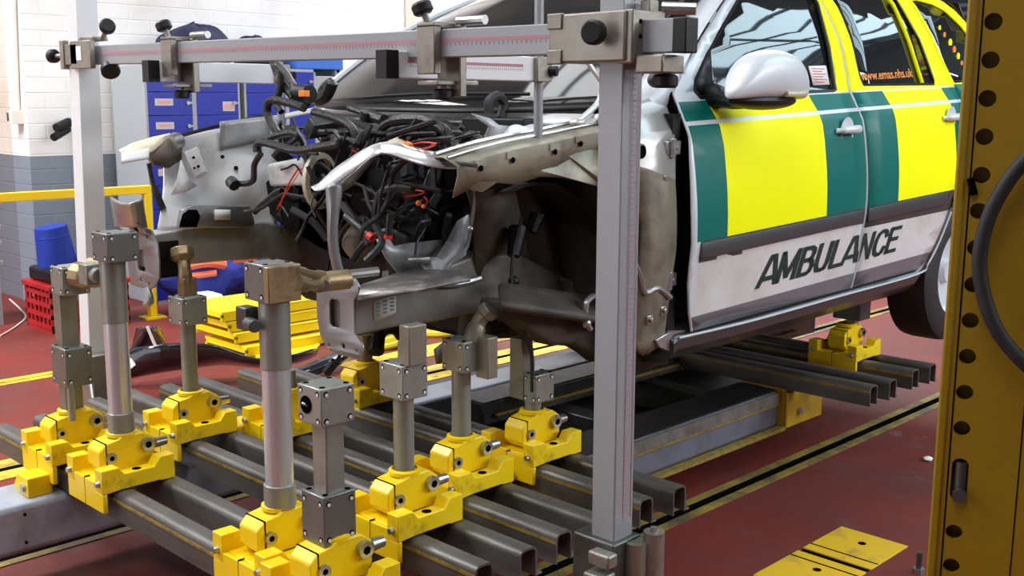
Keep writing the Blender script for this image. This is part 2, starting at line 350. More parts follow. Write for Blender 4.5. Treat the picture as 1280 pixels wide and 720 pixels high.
# dark roller shutter beyond the car's tail
g = G()
for i in range(40): g.prism([(YF-0.06, i*0.1), (YF-0.11, i*0.1+0.05), (YF-0.06, i*0.1+0.1)], 'x', -9.5, 1.0)
struct(g.build('door_1', SHUT))

def slot(name, x, y0, y1, wy=0.038, ws=0.042, mL=FLY):
    g = G(); g.box(x-ws/2, x+ws/2, y0, y1, 0.0, 0.0025, 1)
    g.box(x-ws/2-wy, x-ws/2, y0, y1, 0, 0.004); g.box(x+ws/2, x+ws/2+wy, y0, y1, 0, 0.004)
    return struct(g.build(name, [mL, HOLE]))
FLYD = mat('worn_floor_line', (0.34, 0.245, 0.03), 0.65, dirt=((0.10, 0.07, 0.04), 5, 0.38, 0.62), second=((0.13, 0.06, 0.05), 12, 0.58, 0.66))
slot('trim_5', -2.225, -1.0, 9.0, mL=FLYD)
slot('trim_6', -3.53, -1.0, 9.0, mL=FLYD)
slot('trim_7', -4.42, -1.0, 9.0, 0.10)
slot('trim_8', -5.83, -1.0, 7.0, 0.055, 0.012)
struct(G().box(-4.95, -4.72, 3.6, 7.5, 0, 0.004).build('trim_9', FLY))

# ================================================================== BACKGROUND THINGS
# lockers
def locker(y0, y1, label, sticker=0, hinge=1, first=False):
    t = thing('locker', label, 'locker', (-7.58, (y0+y1)/2, 0), 'blue lockers along the white wall')
    x1 = -7.33
    G().box(-7.83, x1-0.02, y0, y1, 0, 1.71).build('carcass', LOCKG, t, bevel=0.003)
    g = G(); fr = 0.018
    g.box(x1-0.02, x1, y0, y0+fr, 0, 1.71); g.box(x1-0.02, x1, y1-fr, y1, 0, 1.71); g.box(x1-0.02, x1, y0, y1, 1.69, 1.71); g.box(x1-0.02, x1, y0, y1, 0, 0.03)
    g.build('front_frame', LOCKG, t)
    for i in range(10):
        z0 = 0.03+i*0.166; d = G().box(x1-0.018, x1+0.004, y0+fr, y1-fr, z0+0.002, z0+0.164).build('door', LOCKB, t, bevel=0.002)
        yh = y1-0.055
        G().cyl((x1+0.004, yh, z0+0.09), (x1+0.018, yh, z0+0.09), 0.014, n=10).box(x1+0.01, x1+0.02, yh-0.004, yh+0.03, z0+0.084, z0+0.096).build('lock', BOLT, d)
        if sticker == 1 and i in (3, 5, 6, 7, 8): 
            G().box(x1+0.004, x1+0.0055, y0+0.07, y0+0.21, z0+0.07, z0+0.12).box(x1+0.0055, x1+0.006, y0+0.09, y0+0.19, z0+0.085, z0+0.105, 1).build('name_label', [PAPER, PAPERB], d)
        if sticker == 2 and i in (1, 7, 8):
            G().box(x1+0.004, x1+0.0055, y1-0.15, y1-0.05, z0+0.03, z0+0.10).box(x1+0.0055, x1+0.006, y1-0.14, y1-0.06, z0+0.045, z0+0.085, 1).build('name_label', [PAPER, PAPERB if i != 7 else ORW], d)
        if sticker == 2 and i < 2:
            yy = y1-0.10
            text_mesh('number', '9' if i else '10', 0.045, WHT, lambda c, w_, x0, yy=yy, zz=z0+0.02+(0.09 if i else 0): Vector((x1+0.006+c.z, yy+c.x, zz+c.y)), t if False else t, 0.0008)
    return t
locker(3.75, 4.13, 'blue ten-door locker at the left end, its grey side bare, name labels on the doors', 1)
locker(4.13, 4.51, 'blue locker with cream stickers and doors numbered 9 and 10 at its foot', 2)
locker(4.55, 4.93, 'blue locker behind the thin vertical measuring rod and cable loom', 0)
locker(4.93, 5.20, 'narrow blue locker just left of the grey cabinet side above the engine bay', 0)
locker(5.42, 5.80, 'blue locker behind the bottom corner of the windscreen', 0)
locker(5.80, 6.18, 'blue locker hidden mostly by the windscreen', 0)
tag(G().box(-7.83, -7.35, 5.20, 5.41, 0, 1.66).build('grey_cabinet', LOCKG, bevel=0.005), 'plain grey steel cabinet standing between two blue lockers', 'cabinet')
tag(G().box(-7.75, -7.36, 5.04, 5.5, 1.712, 1.84).build('storage_box', mat('box_blue', (0.03, 0.14, 0.55), 0.5), bevel=0.01), 'mid blue storage box lying on top of the lockers', 'box')

def cloth_heap(name, label, cat, c, rx, ry, rz, m, seed, n=26, lumps=7, amp=0.35, group=None, parent=None):
    rnd = random.Random(seed); L_ = [(rnd.uniform(0, 6.28), rnd.uniform(0.2, 1.4), rnd.uniform(0.3, 1)) for _ in range(lumps)]
    g = G(); vs = []; fs = []; m_ = n//2; c = Vector(c)
    for i in range(m_+1):
        ph = math.pi*i/m_
        for k in range(n):
            t = 2*math.pi*k/n; f = 1.0
            for (a, p, s_) in L_: f += amp*0.3*s_*math.sin(3*t+a)*math.sin(p*4*ph+a*2)
            f += amp*0.22*math.sin(7*t+5*ph+seed)
            z = rz*math.cos(ph)*f
            vs.append(c+Vector((rx*math.sin(ph)*math.cos(t)*f, ry*math.sin(ph)*math.sin(t)*f, max(z, -rz*0.55))))
    for i in range(m_):
        for k in range(n): fs.append((i*n+k, (i+1)*n+k, (i+1)*n+(k+1) % n, i*n+(k+1) % n))
    g.add(vs, fs); o = g.build(name, m, parent, subsurf=1)
    return tag(o, label, cat, group) if label else o
cloth_heap('jacket', 'dark navy jacket heaped on the locker tops, the left and taller of two', 'jacket', (-7.55, 4.28, 1.825), 0.2, 0.30, 0.19, CLOTHD, 3)
cloth_heap('jacket', 'dark navy jacket lying low on the locker tops, right of the taller one', 'jacket', (-7.55, 4.79, 1.80), 0.18, 0.18, 0.145, CLOTHD, 9)

# wall conduit with switch box, hanging hook handles
t = thing('wall_conduit', 'cream vertical conduit with a small switch box on the beige brick wall', 'conduit', (-7.96, 3.13, 1.2))
G().tube([at(16, -30, y=3.13), at(22, 136, y=3.13)], 0.018, smooth=False).build('conduit_pipe', CREAMW, t)
p = at(21, 146, y=3.12); G().box(p.x-0.04, p.x+0.045, 3.07, 3.15, p.z-0.05, p.z+0.045).box(p.x-0.04, p.x-0.01, 3.065, 3.07, p.z-0.03, p.z+0.03, 1).build('switch_box', [CREAMW, DKSTEEL], t, bevel=0.004)
t = thing('coat_hook', 'black double hook fixed to the white brick wall left of the post', 'hook', at(76, 160, x=-7.88))
a, b = at(86, 153, x=-7.86), at(70, 160, x=-7.80); G().cyl(a, b, 0.035, 0.03, n=14).cyl(a, at(90, 151, x=-7.895), 0.032, n=14, mi=1).build('upper_prong', [BLACK, LOCKG], t)
a, b = at(84, 161, x=-7.87), at(67, 172, x=-7.78); G().cyl(a, b, 0.032, 0.028, n=14).build('lower_prong', BLACK, t)

# yellow guard rail
t = thing('guard_rail', 'bright yellow square-section guard rail with one post, left of the car', 'railing', (-6.9, 3.51, 0))
G().box(-6.935, -6.885, 0.4, 3.535, 0.85, 0.905).build('top_bar', YELR, t, bevel=0.004)
G().box(-6.935, -6.885, 3.485, 3.535, 0, 0.85).build('post', YELR, t, bevel=0.004)
G().box(-6.98, -6.84, 3.44, 3.58, 0, 0.012).build('foot_plate', YELR, t)

# crate with black tub, blue roll and blue bag
t = thing('crate', 'red slatted plastic crate on the floor by the grey wall', 'crate', (-7.05, 3.0, 0))
g = G(); x0, x1, y0, y1 = -7.25, -6.85, 2.80, 3.32
for z in (0.02, 0.09, 0.16, 0.23, 0.28): g.box(x0, x1, y0, y0+0.012, z, z+0.028); g.box(x0, x1, y1-0.012, y1, z, z+0.028); g.box(x0, x0+0.012, y0, y1, z, z+0.028); g.box(x1-0.012, x1, y0, y1, z, z+0.028)
for i in range(9):
    y = y0+(y1-y0-0.02)*i/8; g.box(x1-0.014, x1-0.002, y, y+0.02, 0, 0.3); g.box(x0, x0+0.012, y, y+0.02, 0, 0.3)
for i in range(7):
    x = x0+(x1-x0-0.02)*i/6; g.box(x, x+0.02, y0+0.002, y0+0.014, 0, 0.3)
g.box(x0, x1, y0, y1, 0, 0.015); g.build('slatted_body', CRATE, t)
G().box(x0-0.015, x1+0.015, y0-0.015, y1+0.015, 0.275, 0.31).build('rim', CRATE, t, bevel=0.006)
g = G(); g.box(x0+0.02, x1-0.02, y0+0.02, y1-0.02, 0.311, 0.40); tag(g.build('tray', BLACK, bevel=0.02), 'black plastic tray lying on the red crate', 'tray')
g = G(); A = at(73, 333, x=-7.08); B = at(63, 283, x=-7.08)
g.cyl(A, B, 0.125, 0.10, n=26); g.cyl(A+(B-A)*0.75, A+(B-A)*0.78, 0.108, n=26)
tag(g.build('paper_roll', ROLLB, bevel=0.02, seg=3), 'tall blue paper roll standing askew on the red crate', 'paper roll')
cloth_heap('cloth_bag', 'small blue cloth bundle lying beside the paper roll on the crate', 'bag', (-6.98, 3.23, 0.47), 0.12, 0.13, 0.09, ROLLB, 5)

# metal shelf end far left
t = thing('metal_rack', 'pale grey metal rack cut by the left edge of the photo', 'rack', (-7.5, 2.62, 0))
for z in (1.02, 0.66, 0.55, 0.42): G().box(-7.7, -7.35, 2.40, 2.715, z-0.028, z+0.008).build('shelf', LOCKG, t, bevel=0.004)
for yy in (2.43, 2.66): G().box(-7.39, -7.36, yy, yy+0.03, 0, 1.0).build('upright', LOCKG, t)

# coveralls heap near the guard post
t = thing('work_clothes', 'heap of blue overalls with orange and white bands below the lockers', 'clothes', (-6.85, 3.95, 0))
cloth_heap('overall', None, None, (-6.9, 3.93, 0.22), 0.24, 0.30, 0.24, CLOTHB, 11, parent=t)
cloth_heap('sleeve', None, None, (-6.82, 4.22, 0.22), 0.17, 0.17, 0.21, CLOTHB, 12, parent=t)
G().tube([(-6.70, 3.62, 0.36), (-6.60, 3.75, 0.39), (-6.62, 3.9, 0.36)], 0.034).tube([(-6.66, 3.66, 0.30), (-6.58, 3.82, 0.315)], 0.022, smooth=False).tube([(-6.66, 4.0, 0.38), (-6.60, 4.12, 0.39), (-6.66, 4.22, 0.42)], 0.03).build('orange_band', HIVIS, t)
G().tube([(-6.6, 4.28, 0.39), (-6.58, 4.36, 0.31), (-6.62, 4.4, 0.2)], 0.02).build('white_piping', CLOTHW, t)
G().sphere((-6.58, 3.72, 0.1), 0.12, 0.16, 0.1, wob=0.05).build('white_lining', CLOTHW, t)

# stack of yellow steel plates
for i, (dz, dy, dx) in enumerate(((0.0, 0.05, 0.08), (0.065, 0.02, 0.02), (0.13, 0.0, -0.01), (0.195, -0.04, -0.02))):
    z0 = 0.03+dz if i else 0.02
    cx, cy = -5.72+dx, 3.62+dy
    g = G(); g.box(cx-0.23, cx+0.23, cy-0.36, cy+0.40, z0+0.034, z0+0.048); g.box(cx+0.212, cx+0.23, cy-0.36, cy+0.40, z0-0.01, z0+0.034); g.box(cx-0.23, cx-0.212, cy-0.36, cy+0.40, z0-0.01, z0+0.034); g.box(cx-0.23, cx+0.23, cy-0.36, cy-0.345, z0+0.01, z0+0.034)
    tag(g.build('steel_ramp_plate', STACKY, bevel=0.003), ['yellow folded steel plate on the floor, lowest of its stack', 'yellow folded steel plate second from the bottom of its stack', 'yellow folded steel plate second from the top of its stack', 'yellow folded steel plate, topmost of its stack'][i], 'plate', 'yellow folded steel plates stacked on the floor')
g = G(); P0 = [at(262, 424, z=0.02), at(330, 447, z=0.02), at(392, 438, z=0.02), at(408, 418, z=0.02), at(300, 404, z=0.02)]
g.prism([(p.x, p.y) for p in P0], 'z', 0.0, 0.015); tag(g.build('sheet_offcut', STACKY, bevel=0.003), 'flat yellow sheet lying on the floor in front of the plate stack', 'sheet')

# black bumper piece, gloss arch, and long trim on the floor
def arch_strip(pts, wd, th):
    g = G(); A = []; B = []; A2 = []; B2 = []
    for p, (dx, dy, dz) in zip(pts, wd):
        p = Vector(p); o = Vector((dx, dy, dz)); A.append(p); B.append(p+o); 
    n = len(A); t = Vector((0.02, -0.02, -th))
    vs = A+B+[q+t for q in B]+[q+t for q in A]
    fs = []
    for i in range(n-1):
        for r_ in range(4): a_, b_ = r_*n+i, ((r_+1) % 4)*n+i; fs.append((a_, a_+1, b_+1, b_))
    fs += [(0, n, 2*n, 3*n), (n-1, 4*n-1, 3*n-1, 2*n-1)]
    return g.add(vs, fs)
t = thing('bumper_cover', 'gloss black plastic bumper cover lying on the floor behind the stands', 'bumper', (-5.4, 2.9, 0))
top = [at(120, 452, z=0.12), at(165, 432, z=0.22), at(205, 428, z=0.26), at(240, 428, z=0.24), at(275, 430, z=0.22), at(300, 444, z=0.16), at(340, 452, z=0.12), at(402, 430, z=0.12)]
bot = [at(128, 482, z=0.01), at(165, 474, z=0.03), at(205, 466, z=0.06), at(240, 462, z=0.06), at(275, 456, z=0.07), at(300, 457, z=0.07), at(340, 464, z=0.03), at(402, 446, z=0.03)]
g = G(); N_ = len(top); midp = [(a*0.5+b*0.5)+Vector((0.06, -0.06, 0.02)) for a, b in zip(top, bot)]
g.ribbon(top, midp); g.ribbon(midp, bot); g.build('cover', GLOSSB, t, solid=0.02, subsurf=1)
g = G(); g.grid(lambda u, v: at(160+54*u+(12+2*u-30*u)*v, 456-8*u-(46-6*u)*v-6*math.sin(math.pi*u)*(1-v), z=0.10+0.2*v+0.03*math.sin(math.pi*u)), 8, 6); g.build('corner_flap', GLOSSB, t, solid=0.014, ang=80)
G().tube([at(184, 408, z=0.34), at(194, 432, z=0.24)], 0.008, smooth=False).build('white_edge', WHT, t, label='narrow white edge strip')
a = at(166, 459, z=0.15); G().add([at(160, 458, z=0.145)+Vector((.05,-.05,.03)), at(170, 451, z=0.17)+Vector((.05,-.05,.03)), at(176, 459, z=0.15)+Vector((.05,-.05,.03)), at(166, 467, z=0.12)+Vector((.05,-.05,.03))], [(0, 1, 2, 3)]).build('sticker', WHT, t, solid=0.002, label='white paper sticker')
g = G(); g.ribbon([at(355, 470, z=0.05), at(420, 442, z=0.09), at(455, 420, z=0.13)], [at(365, 480, z=0.02), at(428, 453, z=0.05), at(462, 430, z=0.09)]); 
tag(g.build('body_trim_strip', GLOSSB, solid=0.03), 'long thin black trim strip on the floor beyond the yellow plates', 'trim strip')
# black leaning strip at right centre
g = G(); A = [at(545, 437, z=0.12), at(575, 412, z=0.2), at(625, 372, z=0.4)]; B = [at(548, 455, z=0.04), at(585, 428, z=0.12), at(640, 392, z=0.3)]
g.ribbon(A, B); tag(g.build('exhaust_shield', RUB, solid=0.04), 'black ribbed strip slanting down to the floor under the car nose', 'shield')

# coiled yellow straps
for i, (px, py, rx, lab) in enumerate(((474, 419, 0.19, 'left coil of yellow strap lying on the floor under the chassis'), (552, 402, 0.22, 'fatter coil of yellow strap right of the smaller coil under the chassis'))):
    c = at(px, py, z=0.05); g = G()
    for k in range(3):
        rr = rx-0.035*k; pts = [(c.x+rr*math.cos(a_)*1.0, c.y+rr*math.sin(a_)*1.2, 0.03+0.028*k+0.015*math.sin(a_*2)) for a_ in [q*math.pi/8 for q in range(17)]]
        g.tube(pts, 0.026 if i else 0.022, n=8)
    tag(g.build('lifting_strap', HOSEY), lab, 'strap', 'coiled yellow straps under the car')
# small debris
for i, (px, py, r_, lab) in enumerate(((66, 396, 0.02, 'small white scrap on the floor left of the crate, further from it'), (68, 408, 0.022, 'small white scrap on the floor in front of the crate'), (1160, 573, 0.018, 'small white paper scrap on the red floor beside the yellow tower'), (520, 455, 0.0, ''))):
    if r_: c = at(px, py, z=0.01); tag(G().sphere((c.x, c.y, 0.009), r_, r_*1.3, 0.009, wob=0.15, seed=i).build('paper_scrap', WHT), lab, 'scrap', 'white scraps on the red floor')
g = G(); c = at(25, 398, z=0.004)
g.tube([at(0, 420, z=0.006), at(20, 408, z=0.006), at(32, 396, z=0.006), at(24, 385, z=0.006), at(12, 374, z=0.006)], 0.006); tag(g.build('cable', CREAMW), 'thin pale cable curling on the floor at the left edge', 'cable')

# ================================================================== BENCH
ZR = 0.38           # top of the cross rails
t = thing('straightening_bench', 'grey steel bench frame of two long beams under the cross rails', 'bench', (-2.87, 2.5, 0.13))
for xa, xb in ((-3.42, -3.215), (-2.52, -2.32)):
    G().box(xa, xb, 0.55 if xa < -3 else 1.44, 3.95 if xa > -3 else 4.9, 0.13, 0.29).build('long_beam', GALV if xa < -3 else mat('grimy_beam_paint', (0.15, 0.155, 0.20), 0.5, 0.1, dirt=((0.07, 0.065, 0.07), 5, 0.45, 0.75)), t, bevel=0.022, seg=3)  # right beam: same paint as the left, shade put into a darker copy
for q_ in ((31, 643), (33, 678)):
    p = at(*q_, x=-3.215); G().cyl((-3.216, p.y, p.z), (-3.2135, p.y, p.z), 0.005, n=10).build('beam_hole', HOLE, t)
for y in (1.62, 2.28, 3.2, 3.8): G().box(-3.22, -2.5, y-0.05, y+0.05, 0.14, 0.26).build('cross_member', DKSTEEL, t, bevel=0.006)
G().box(-2.3195, -2.312, 2.3, 3.93, 0.240, 0.285).build('dirty_strip', mat('dirty_aluminium_strip', (0.22, 0.21, 0.19), 0.5, 0.3, dirt=((0.10, 0.08, 0.06), 9, 0.4, 0.7)), t)
G().box(-2.3195, -2.310, 2.3, 3.93, 0.232, 0.239).build('yellow_scale', SCALE, t)
G().box(-2.50, -2.325, 2.55, 3.93, 0.291, 0.297).build('top_cover', BLACK, t)
G().box(-2.318, -2.285, 2.75, 3.95, 0.125, 0.14).build('lower_edge', SCALE, t)
# scissor lift under the bench (dark)
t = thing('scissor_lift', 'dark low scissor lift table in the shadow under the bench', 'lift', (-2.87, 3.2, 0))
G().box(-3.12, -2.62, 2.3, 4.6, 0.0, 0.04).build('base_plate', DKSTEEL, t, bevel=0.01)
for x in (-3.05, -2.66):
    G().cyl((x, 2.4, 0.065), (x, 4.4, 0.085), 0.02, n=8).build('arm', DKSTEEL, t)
G().box(-3.2, -2.54, 2.2, 4.95, 0.10, 0.128).build('top_frame', RUB, t, bevel=0.005)  # made black to stand in for the deep shade under the car
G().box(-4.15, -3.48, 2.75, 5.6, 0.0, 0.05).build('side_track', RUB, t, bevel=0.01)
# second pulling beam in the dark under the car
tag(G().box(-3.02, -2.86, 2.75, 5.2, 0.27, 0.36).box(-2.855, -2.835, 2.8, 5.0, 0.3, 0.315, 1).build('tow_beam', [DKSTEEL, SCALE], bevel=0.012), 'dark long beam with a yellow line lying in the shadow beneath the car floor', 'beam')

def rail_profile():
    w_, h, r_ = 0.031, 0.082, 0.019; P = []
    for k in range(6): a_ = math.pi-k*math.pi/10; P.append((-w_+r_+r_*math.cos(a_), h-r_+r_*math.sin(a_)))
    for k in range(6): a_ = math.pi/2-k*math.pi/10; P.append((w_-r_+r_*math.cos(a_), h-r_+r_*math.sin(a_)))
    I = [(w_, 0), (w_-0.006, 0), ]
    for k in range(6): a_ = k*math.pi/10; I.append((w_-r_+(r_-0.006)*math.cos(a_), h-r_+(r_-0.006)*math.sin(a_)))
    for k in range(6): a_ = math.pi/2+k*math.pi/10; I.append((-w_+r_+(r_-0.006)*math.cos(a_), h-r_+(r_-0.006)*math.sin(a_)))
    return P+I+[(-w_+0.006, 0), (-w_, 0)]
RP = rail_profile()
PAIRS = {'A': 1.40, 'B': 1.775, 'C': 2.085, 'D': 2.43, 'E': 4.06, 'F': 4.43}
names = {'A': 'twin dark steel cross rails nearest the camera at the open end of the bench', 'B': 'second pair of dark cross rails from the open end, ending behind the grey post foot',
         'C': 'third pair of dark cross rails from the open end of the bench', 'D': 'fourth pair of cross rails, ending just right of the tall measuring post',
         'E': 'nearer pair of cross rails under the rear door, beside the yellow end bracket', 'F': 'farthest pair of cross rails, under the rear wheel side of the car'}
for k, y in PAIRS.items():
    y += 0.022 if k in 'AB' else 0.0
    t = thing('cross_rail_pair', names[k], 'rail', (-2.83, y, 0.29), 'pairs of cross rails on the bench')
    xa, xb = (-3.78 if k == 'A' else -3.88), (-1.925 if k in 'EF' else -1.79)
    off = 0.072
    for s in (-1, 1):
        dx = 0.0 if s < 0 else 0.02
        r_ = G().prism([(y+s*off+u, 0.298+v) for u, v in RP], 'x', xa-dx, xb+dx*0.5).build('rail', RAIL, t)
        if s < 0: G().box(xa, xb, y-off-0.0325, y-off-0.031, 0.352, 0.361).build('scale_strip', SCALE, r_, label='thin yellow scale strip')
        G().box(xb-0.05, xb+dx*0.5-0.002, y+s*off+0.032, y+s*off+0.052, 0.298, 0.302).build('end_tab', BOLT, r_, label='small bright end tab')
    G().box(xa+0.3, xa+0.36, y-0.05, y+0.05, 0.289, 0.31).box(xb-0.5, xb-0.44, y-0.05, y+0.05, 0.289, 0.31).build('tie_plate', DKSTEEL, t)

# ------------------------------------------------------------------ yellow stands
def base_parts(t, sk=True):
    """local: origin at the rail tops, +x towards the camera, y along the car"""
    g = G(); o = t.location; M = Matrix.Translation(o)
    g.box(-0.0695, 0.0695, -0.1035, 0.098, 0, 0.028, 0, M)
    prof = [(-0.118, 0.0), (-0.118, 0.070), (-0.066, 0.070), (-0.050, 0.048), (0.040, 0.048), (0.058, 0.073), (0.104, 0.073), (0.104, 0.0012), (0.062, 0.0012), (0.055, 0.004), (-0.06, 0.004)]
    g.prism(prof, 'x', 0.070, 0.114, 0, M); g.prism(prof, 'x', -0.114, -0.070, 0, M)
    g.prism([(-0.114, -0.055), (0.114, -0.055), (0.114, -0.0003), (0.0697, -0.0003), (0.0697, 0.026), (-0.0697, 0.026), (-0.0697, -0.0003), (-0.114, -0.0003)], 'y', -0.118, -0.104, 0, M)
    b = g.build('base_plate', YEL, t, bevel=0.003)
    G().box(-0.0008, 0.0008, -0.1186, -0.10, -0.054, 0.03, 0, M).build('joint_line', HOLE, b)
    for x in (0.092, -0.092): G().cyl(o+Vector((x, -0.004, 0.0475)), o+Vector((x, -0.004, 0.0490)), 0.013, n=14).build('screw_recess', HOLE, b)
    for x in (-0.092, 0.092):
        G().cyl(o+Vector((x, -0.118, 0.028)), o+Vector((x, -0.129, 0.028)), 0.010, 0.008, n=12).build('bolt', BOLT, b)
    # collar: chamfered block split near one end
    pr = [(-0.088, 0.055), (-0.088, 0.100), (-0.068, 0.120), (-0.030, 0.126), (-0.02, 0.134), (0.050, 0.134), (0.082, 0.112), (0.082, 0.055), (0.066, 0.034), (-0.045, 0.034), (-0.066, 0.032)]
    c = G().prism(pr, 'x', -0.040, 0.040, 0, M).build('clamp_collar', YEL, t, bevel=0.004)
    g = G().box(-0.0405, 0.0405, -0.0685, -0.0650, 0.034, 0.1215, 0, M); g.build('split_gap', HOLE, c)
    G().cyl(o+Vector((0.040, -0.054, 0.078)), o+Vector((0.048, -0.054, 0.078)), 0.016, n=16).cyl(o+Vector((0.0482, -0.054, 0.078)), o+Vector((0.0484, -0.054, 0.078)), 0.008, n=6, mi=1).build('collar_bolt', [BOLT, HOLE], c)
    G().cyl(o+Vector((0.040, 0.055, 0.098)), o+Vector((0.056, 0.055, 0.098)), 0.020, n=20).cyl(o+Vector((0.0562, 0.055, 0.098)), o+Vector((0.0566, 0.055, 0.098)), 0.011, n=6, mi=1).build('socket_bolt', [BOLT, HOLE], c)
    G().cyl(o+Vector((0.02, 0.092, 0.088)), o+Vector((0.02, 0.128, 0.088)), 0.016, 0.013, n=14).build('side_nut', BOLT, c)
    G().lathe([(0.043, 0.13), (0.043, 0.139), (0.034, 0.143)], 24, M).build('collar_ring', YEL, c)

def block(t, name, c, s, m=STEEL, faces='xyz', sc=0.8, holes=True):
    """machined cube with four countersunk screws on its visible faces"""
    c = Vector(c); sx, sy, sz = (s if isinstance(s, tuple) else (s, s, s)); sx /= 2; sy /= 2; sz /= 2
    b = G().box(c.x-sx, c.x+sx, c.y-sy, c.y+sy, c.z-sz, c.z+sz).build(name, m, t, bevel=0.003)
    k = 0.70
    for i in (-1, 1):
        for j in (-1, 1):
            for ax, p, d in (('x', (sx, i*sy*k, j*sz*k), (1, 0, 0)), ('y', (i*sx*k, -sy, j*sz*k), (0, -1, 0)), ('z', (i*sx*k, j*sy*k, sz), (0, 0, 1))):
                if ax in faces:
                    a_ = c+Vector(p); d = Vector(d); G().cyl(a_-d*0.001, a_+d*0.0010, 0.0066, n=10).cyl(a_+d*0.0005+Vector((0.001, 0, -0.001)), a_+d*0.0018+Vector((0.001, 0, -0.001)), 0.0044, n=8, mi=1).build('screw', [HOLE, DOTW], b)
    return b

def stand(x, pair, label, dx=0.0, dy=0.0, z=ZR):
    t = thing('clamping_stand', label, 'clamping stand', (x, PAIRS[pair]+dy, z), 'yellow clamping stands on the cross rails')
    base_parts(t); return t

ya = PAIRS['A']
# S2: chromed tube with cube head, front pair left
t = stand(-2.985, 'A', 'yellow stand whose polished tube carries a grey cube against the left chassis plate')
def tube_post(t, x, y, z0, z1, r_, sleeves, m=CHROME):
    b = G().cyl((x, y, z0), (x, y, z1), r_, n=36, caps=True).build('post', m, t)
    for a, c, rr in sleeves: G().cyl((x, y, a), (x, y, c), rr, n=36).build('sleeve', STEEL, b, bevel=0.002)
    return b
tube_post(t, -2.982, ya, 0.50, 1.03, 0.034, [(0.515, 0.578, 0.0375), (0.845, 1.028, 0.0365)])
block(t, 'head_block', (-2.955, ya, 1.068), (0.095, 0.095, 0.082), HEAD)
G().cyl((-3.06, ya-0.03, 0.98), (-3.00, ya-0.03, 0.98), 0.022, n=14).box(-3.085, -3.03, ya-0.055, ya-0.01, 0.95, 1.01).build('side_lug', STEEL, t, bevel=0.003)
# S1: square bar with two blocks, front pair far left
t = stand(-3.32, 'A', 'yellow stand at the far left with a square bar and two grey blocks')
G().box(-3.345, -3.292, ya-0.028, ya+0.028, 0.50, 0.92).build('post', OLIVE, t, bevel=0.004)
block(t, 'lower_block', (-3.295, ya, 0.665), (0.105, 0.085, 0.12), HEAD)
block(t, 'head_block', (-3.27, ya, 0.935), (0.085, 0.085, 0.085), STEEL)
a = Vector((-3.23, ya, 0.955)); G().tube([a, a+Vector((0.06, 0.03, -0.005)), a+Vector((0.12, 0.06, 0.01))], [0.04, 0.032, 0.028], n=10).cyl(a+Vector((0.10, 0.0, 0.04)), a+Vector((0.16, 0.02, 0.04)), 0.022, n=10).build('hook_arm', BRASSY, t)
G().cyl((-3.25, ya-0.03, 0.50), (-3.25, ya-0.03, 0.62), 0.011, n=10).build('side_pin', STEEL, t)
# S3
yb = PAIRS['B']
t = stand(-3.255, 'B', 'yellow stand with a thin tube and grey cube standing below the left chassis leg')
tube_post(t, -3.255, yb, 0.50, 0.755, 0.026, [], STEEL); block(t, 'head_block', (-3.25, yb, 0.795), 0.092, STEEL)
G().box(-3.275, -3.235, yb-0.02, yb+0.03, 0.84, 0.90).tube([(-3.255, yb, 0.88), (-3.26, yb, 0.93), (-3.29, yb+0.01, 0.99)], [0.024, 0.022, 0.04], n=8).build('fork', BRASSY, t, bevel=0.003)
# S4
t = stand(-2.165, 'A', 'yellow stand with the tallest thick polished tube, in front of the right chassis plate')
tube_post(t, -2.16, ya, 0.50, 1.02, 0.034, [(0.512, 0.572, 0.0385), (0.855, 1.015, 0.0365)])
block(t, 'head_block', (-2.175, ya, 1.062), (0.085, 0.085, 0.088), HEAD, faces='yz')
g = G(); z = 1.06; g.box(-2.132, -2.112, ya-0.045, ya+0.045, 1.018, 1.104); g.build('jaw_plate', BRASSY, t, bevel=0.003)
g = G(); P0 = Vector((-2.115, ya+0.03, 1.062)); P1 = at(404, 352, y=1.62)
g.tube([P0, P0.lerp(P1, 0.5)+Vector((0, 0, -0.008)), P1], [0.020, 0.015, 0.024], n=10); g.cyl(P1+Vector((0.0, -0.02, 0.0)), P1+Vector((0.01, 0.07, 0.0)), 0.026, n=14)
g.tube([P0+Vector((0, 0, 0.028)), P0.lerp(P1, 0.5)+Vector((0, 0, 0.02)), P1+Vector((0, 0, 0.014))], [0.012, 0.01, 0.014], n=8); g.build('hook_arm', BRASSY, t)
G().cyl(P1+Vector((0.02, -0.015, 0)), P1+Vector((0.055, -0.035, 0)), 0.018, 0.014, n=12).cyl(P1+Vector((0.0, 0.05, 0.01)), P1+Vector((0.02, 0.16, 0.012)), 0.012, n=10).build('hook_bolt', BOLT, t)
G().box(-2.24, -2.195, ya-0.055, ya-0.02, 0.945, 1.0).cyl((-2.195, ya-0.05, 0.965), (-2.15, ya-0.058, 0.965), 0.016, n=12).build('side_lug', DKSTEEL, t, bevel=0.003)
# S5
t = stand(-1.925, 'A', 'yellow stand nearest the camera with two grey blocks joined by a square bar', dy=-0.02)
block(t, 'lower_block', (-1.935, ya-0.02, 0.562), (0.085, 0.088, 0.118), HEAD)
G().box(-1.955, -1.905, ya-0.045, ya+0.005, 0.60, 0.80).box(-1.965, -1.955, ya-0.04, ya-0.012, 0.60, 0.8, 1).build('post', [STEEL, BRASSY], t, bevel=0.004)
hb = block(t, 'head_block', (-1.935, ya-0.02, 0.822), (0.088, 0.090, 0.086), STEEL)
G().cyl((-1.946, ya-0.0645, 0.822), (-1.946, ya-0.067, 0.822), 0.020, n=20, mi=0).cyl((-1.946, ya-0.067, 0.822), (-1.946, ya-0.069, 0.820), 0.010, n=14, mi=1).build('threaded_hole', [HOLE, BOLT], hb)
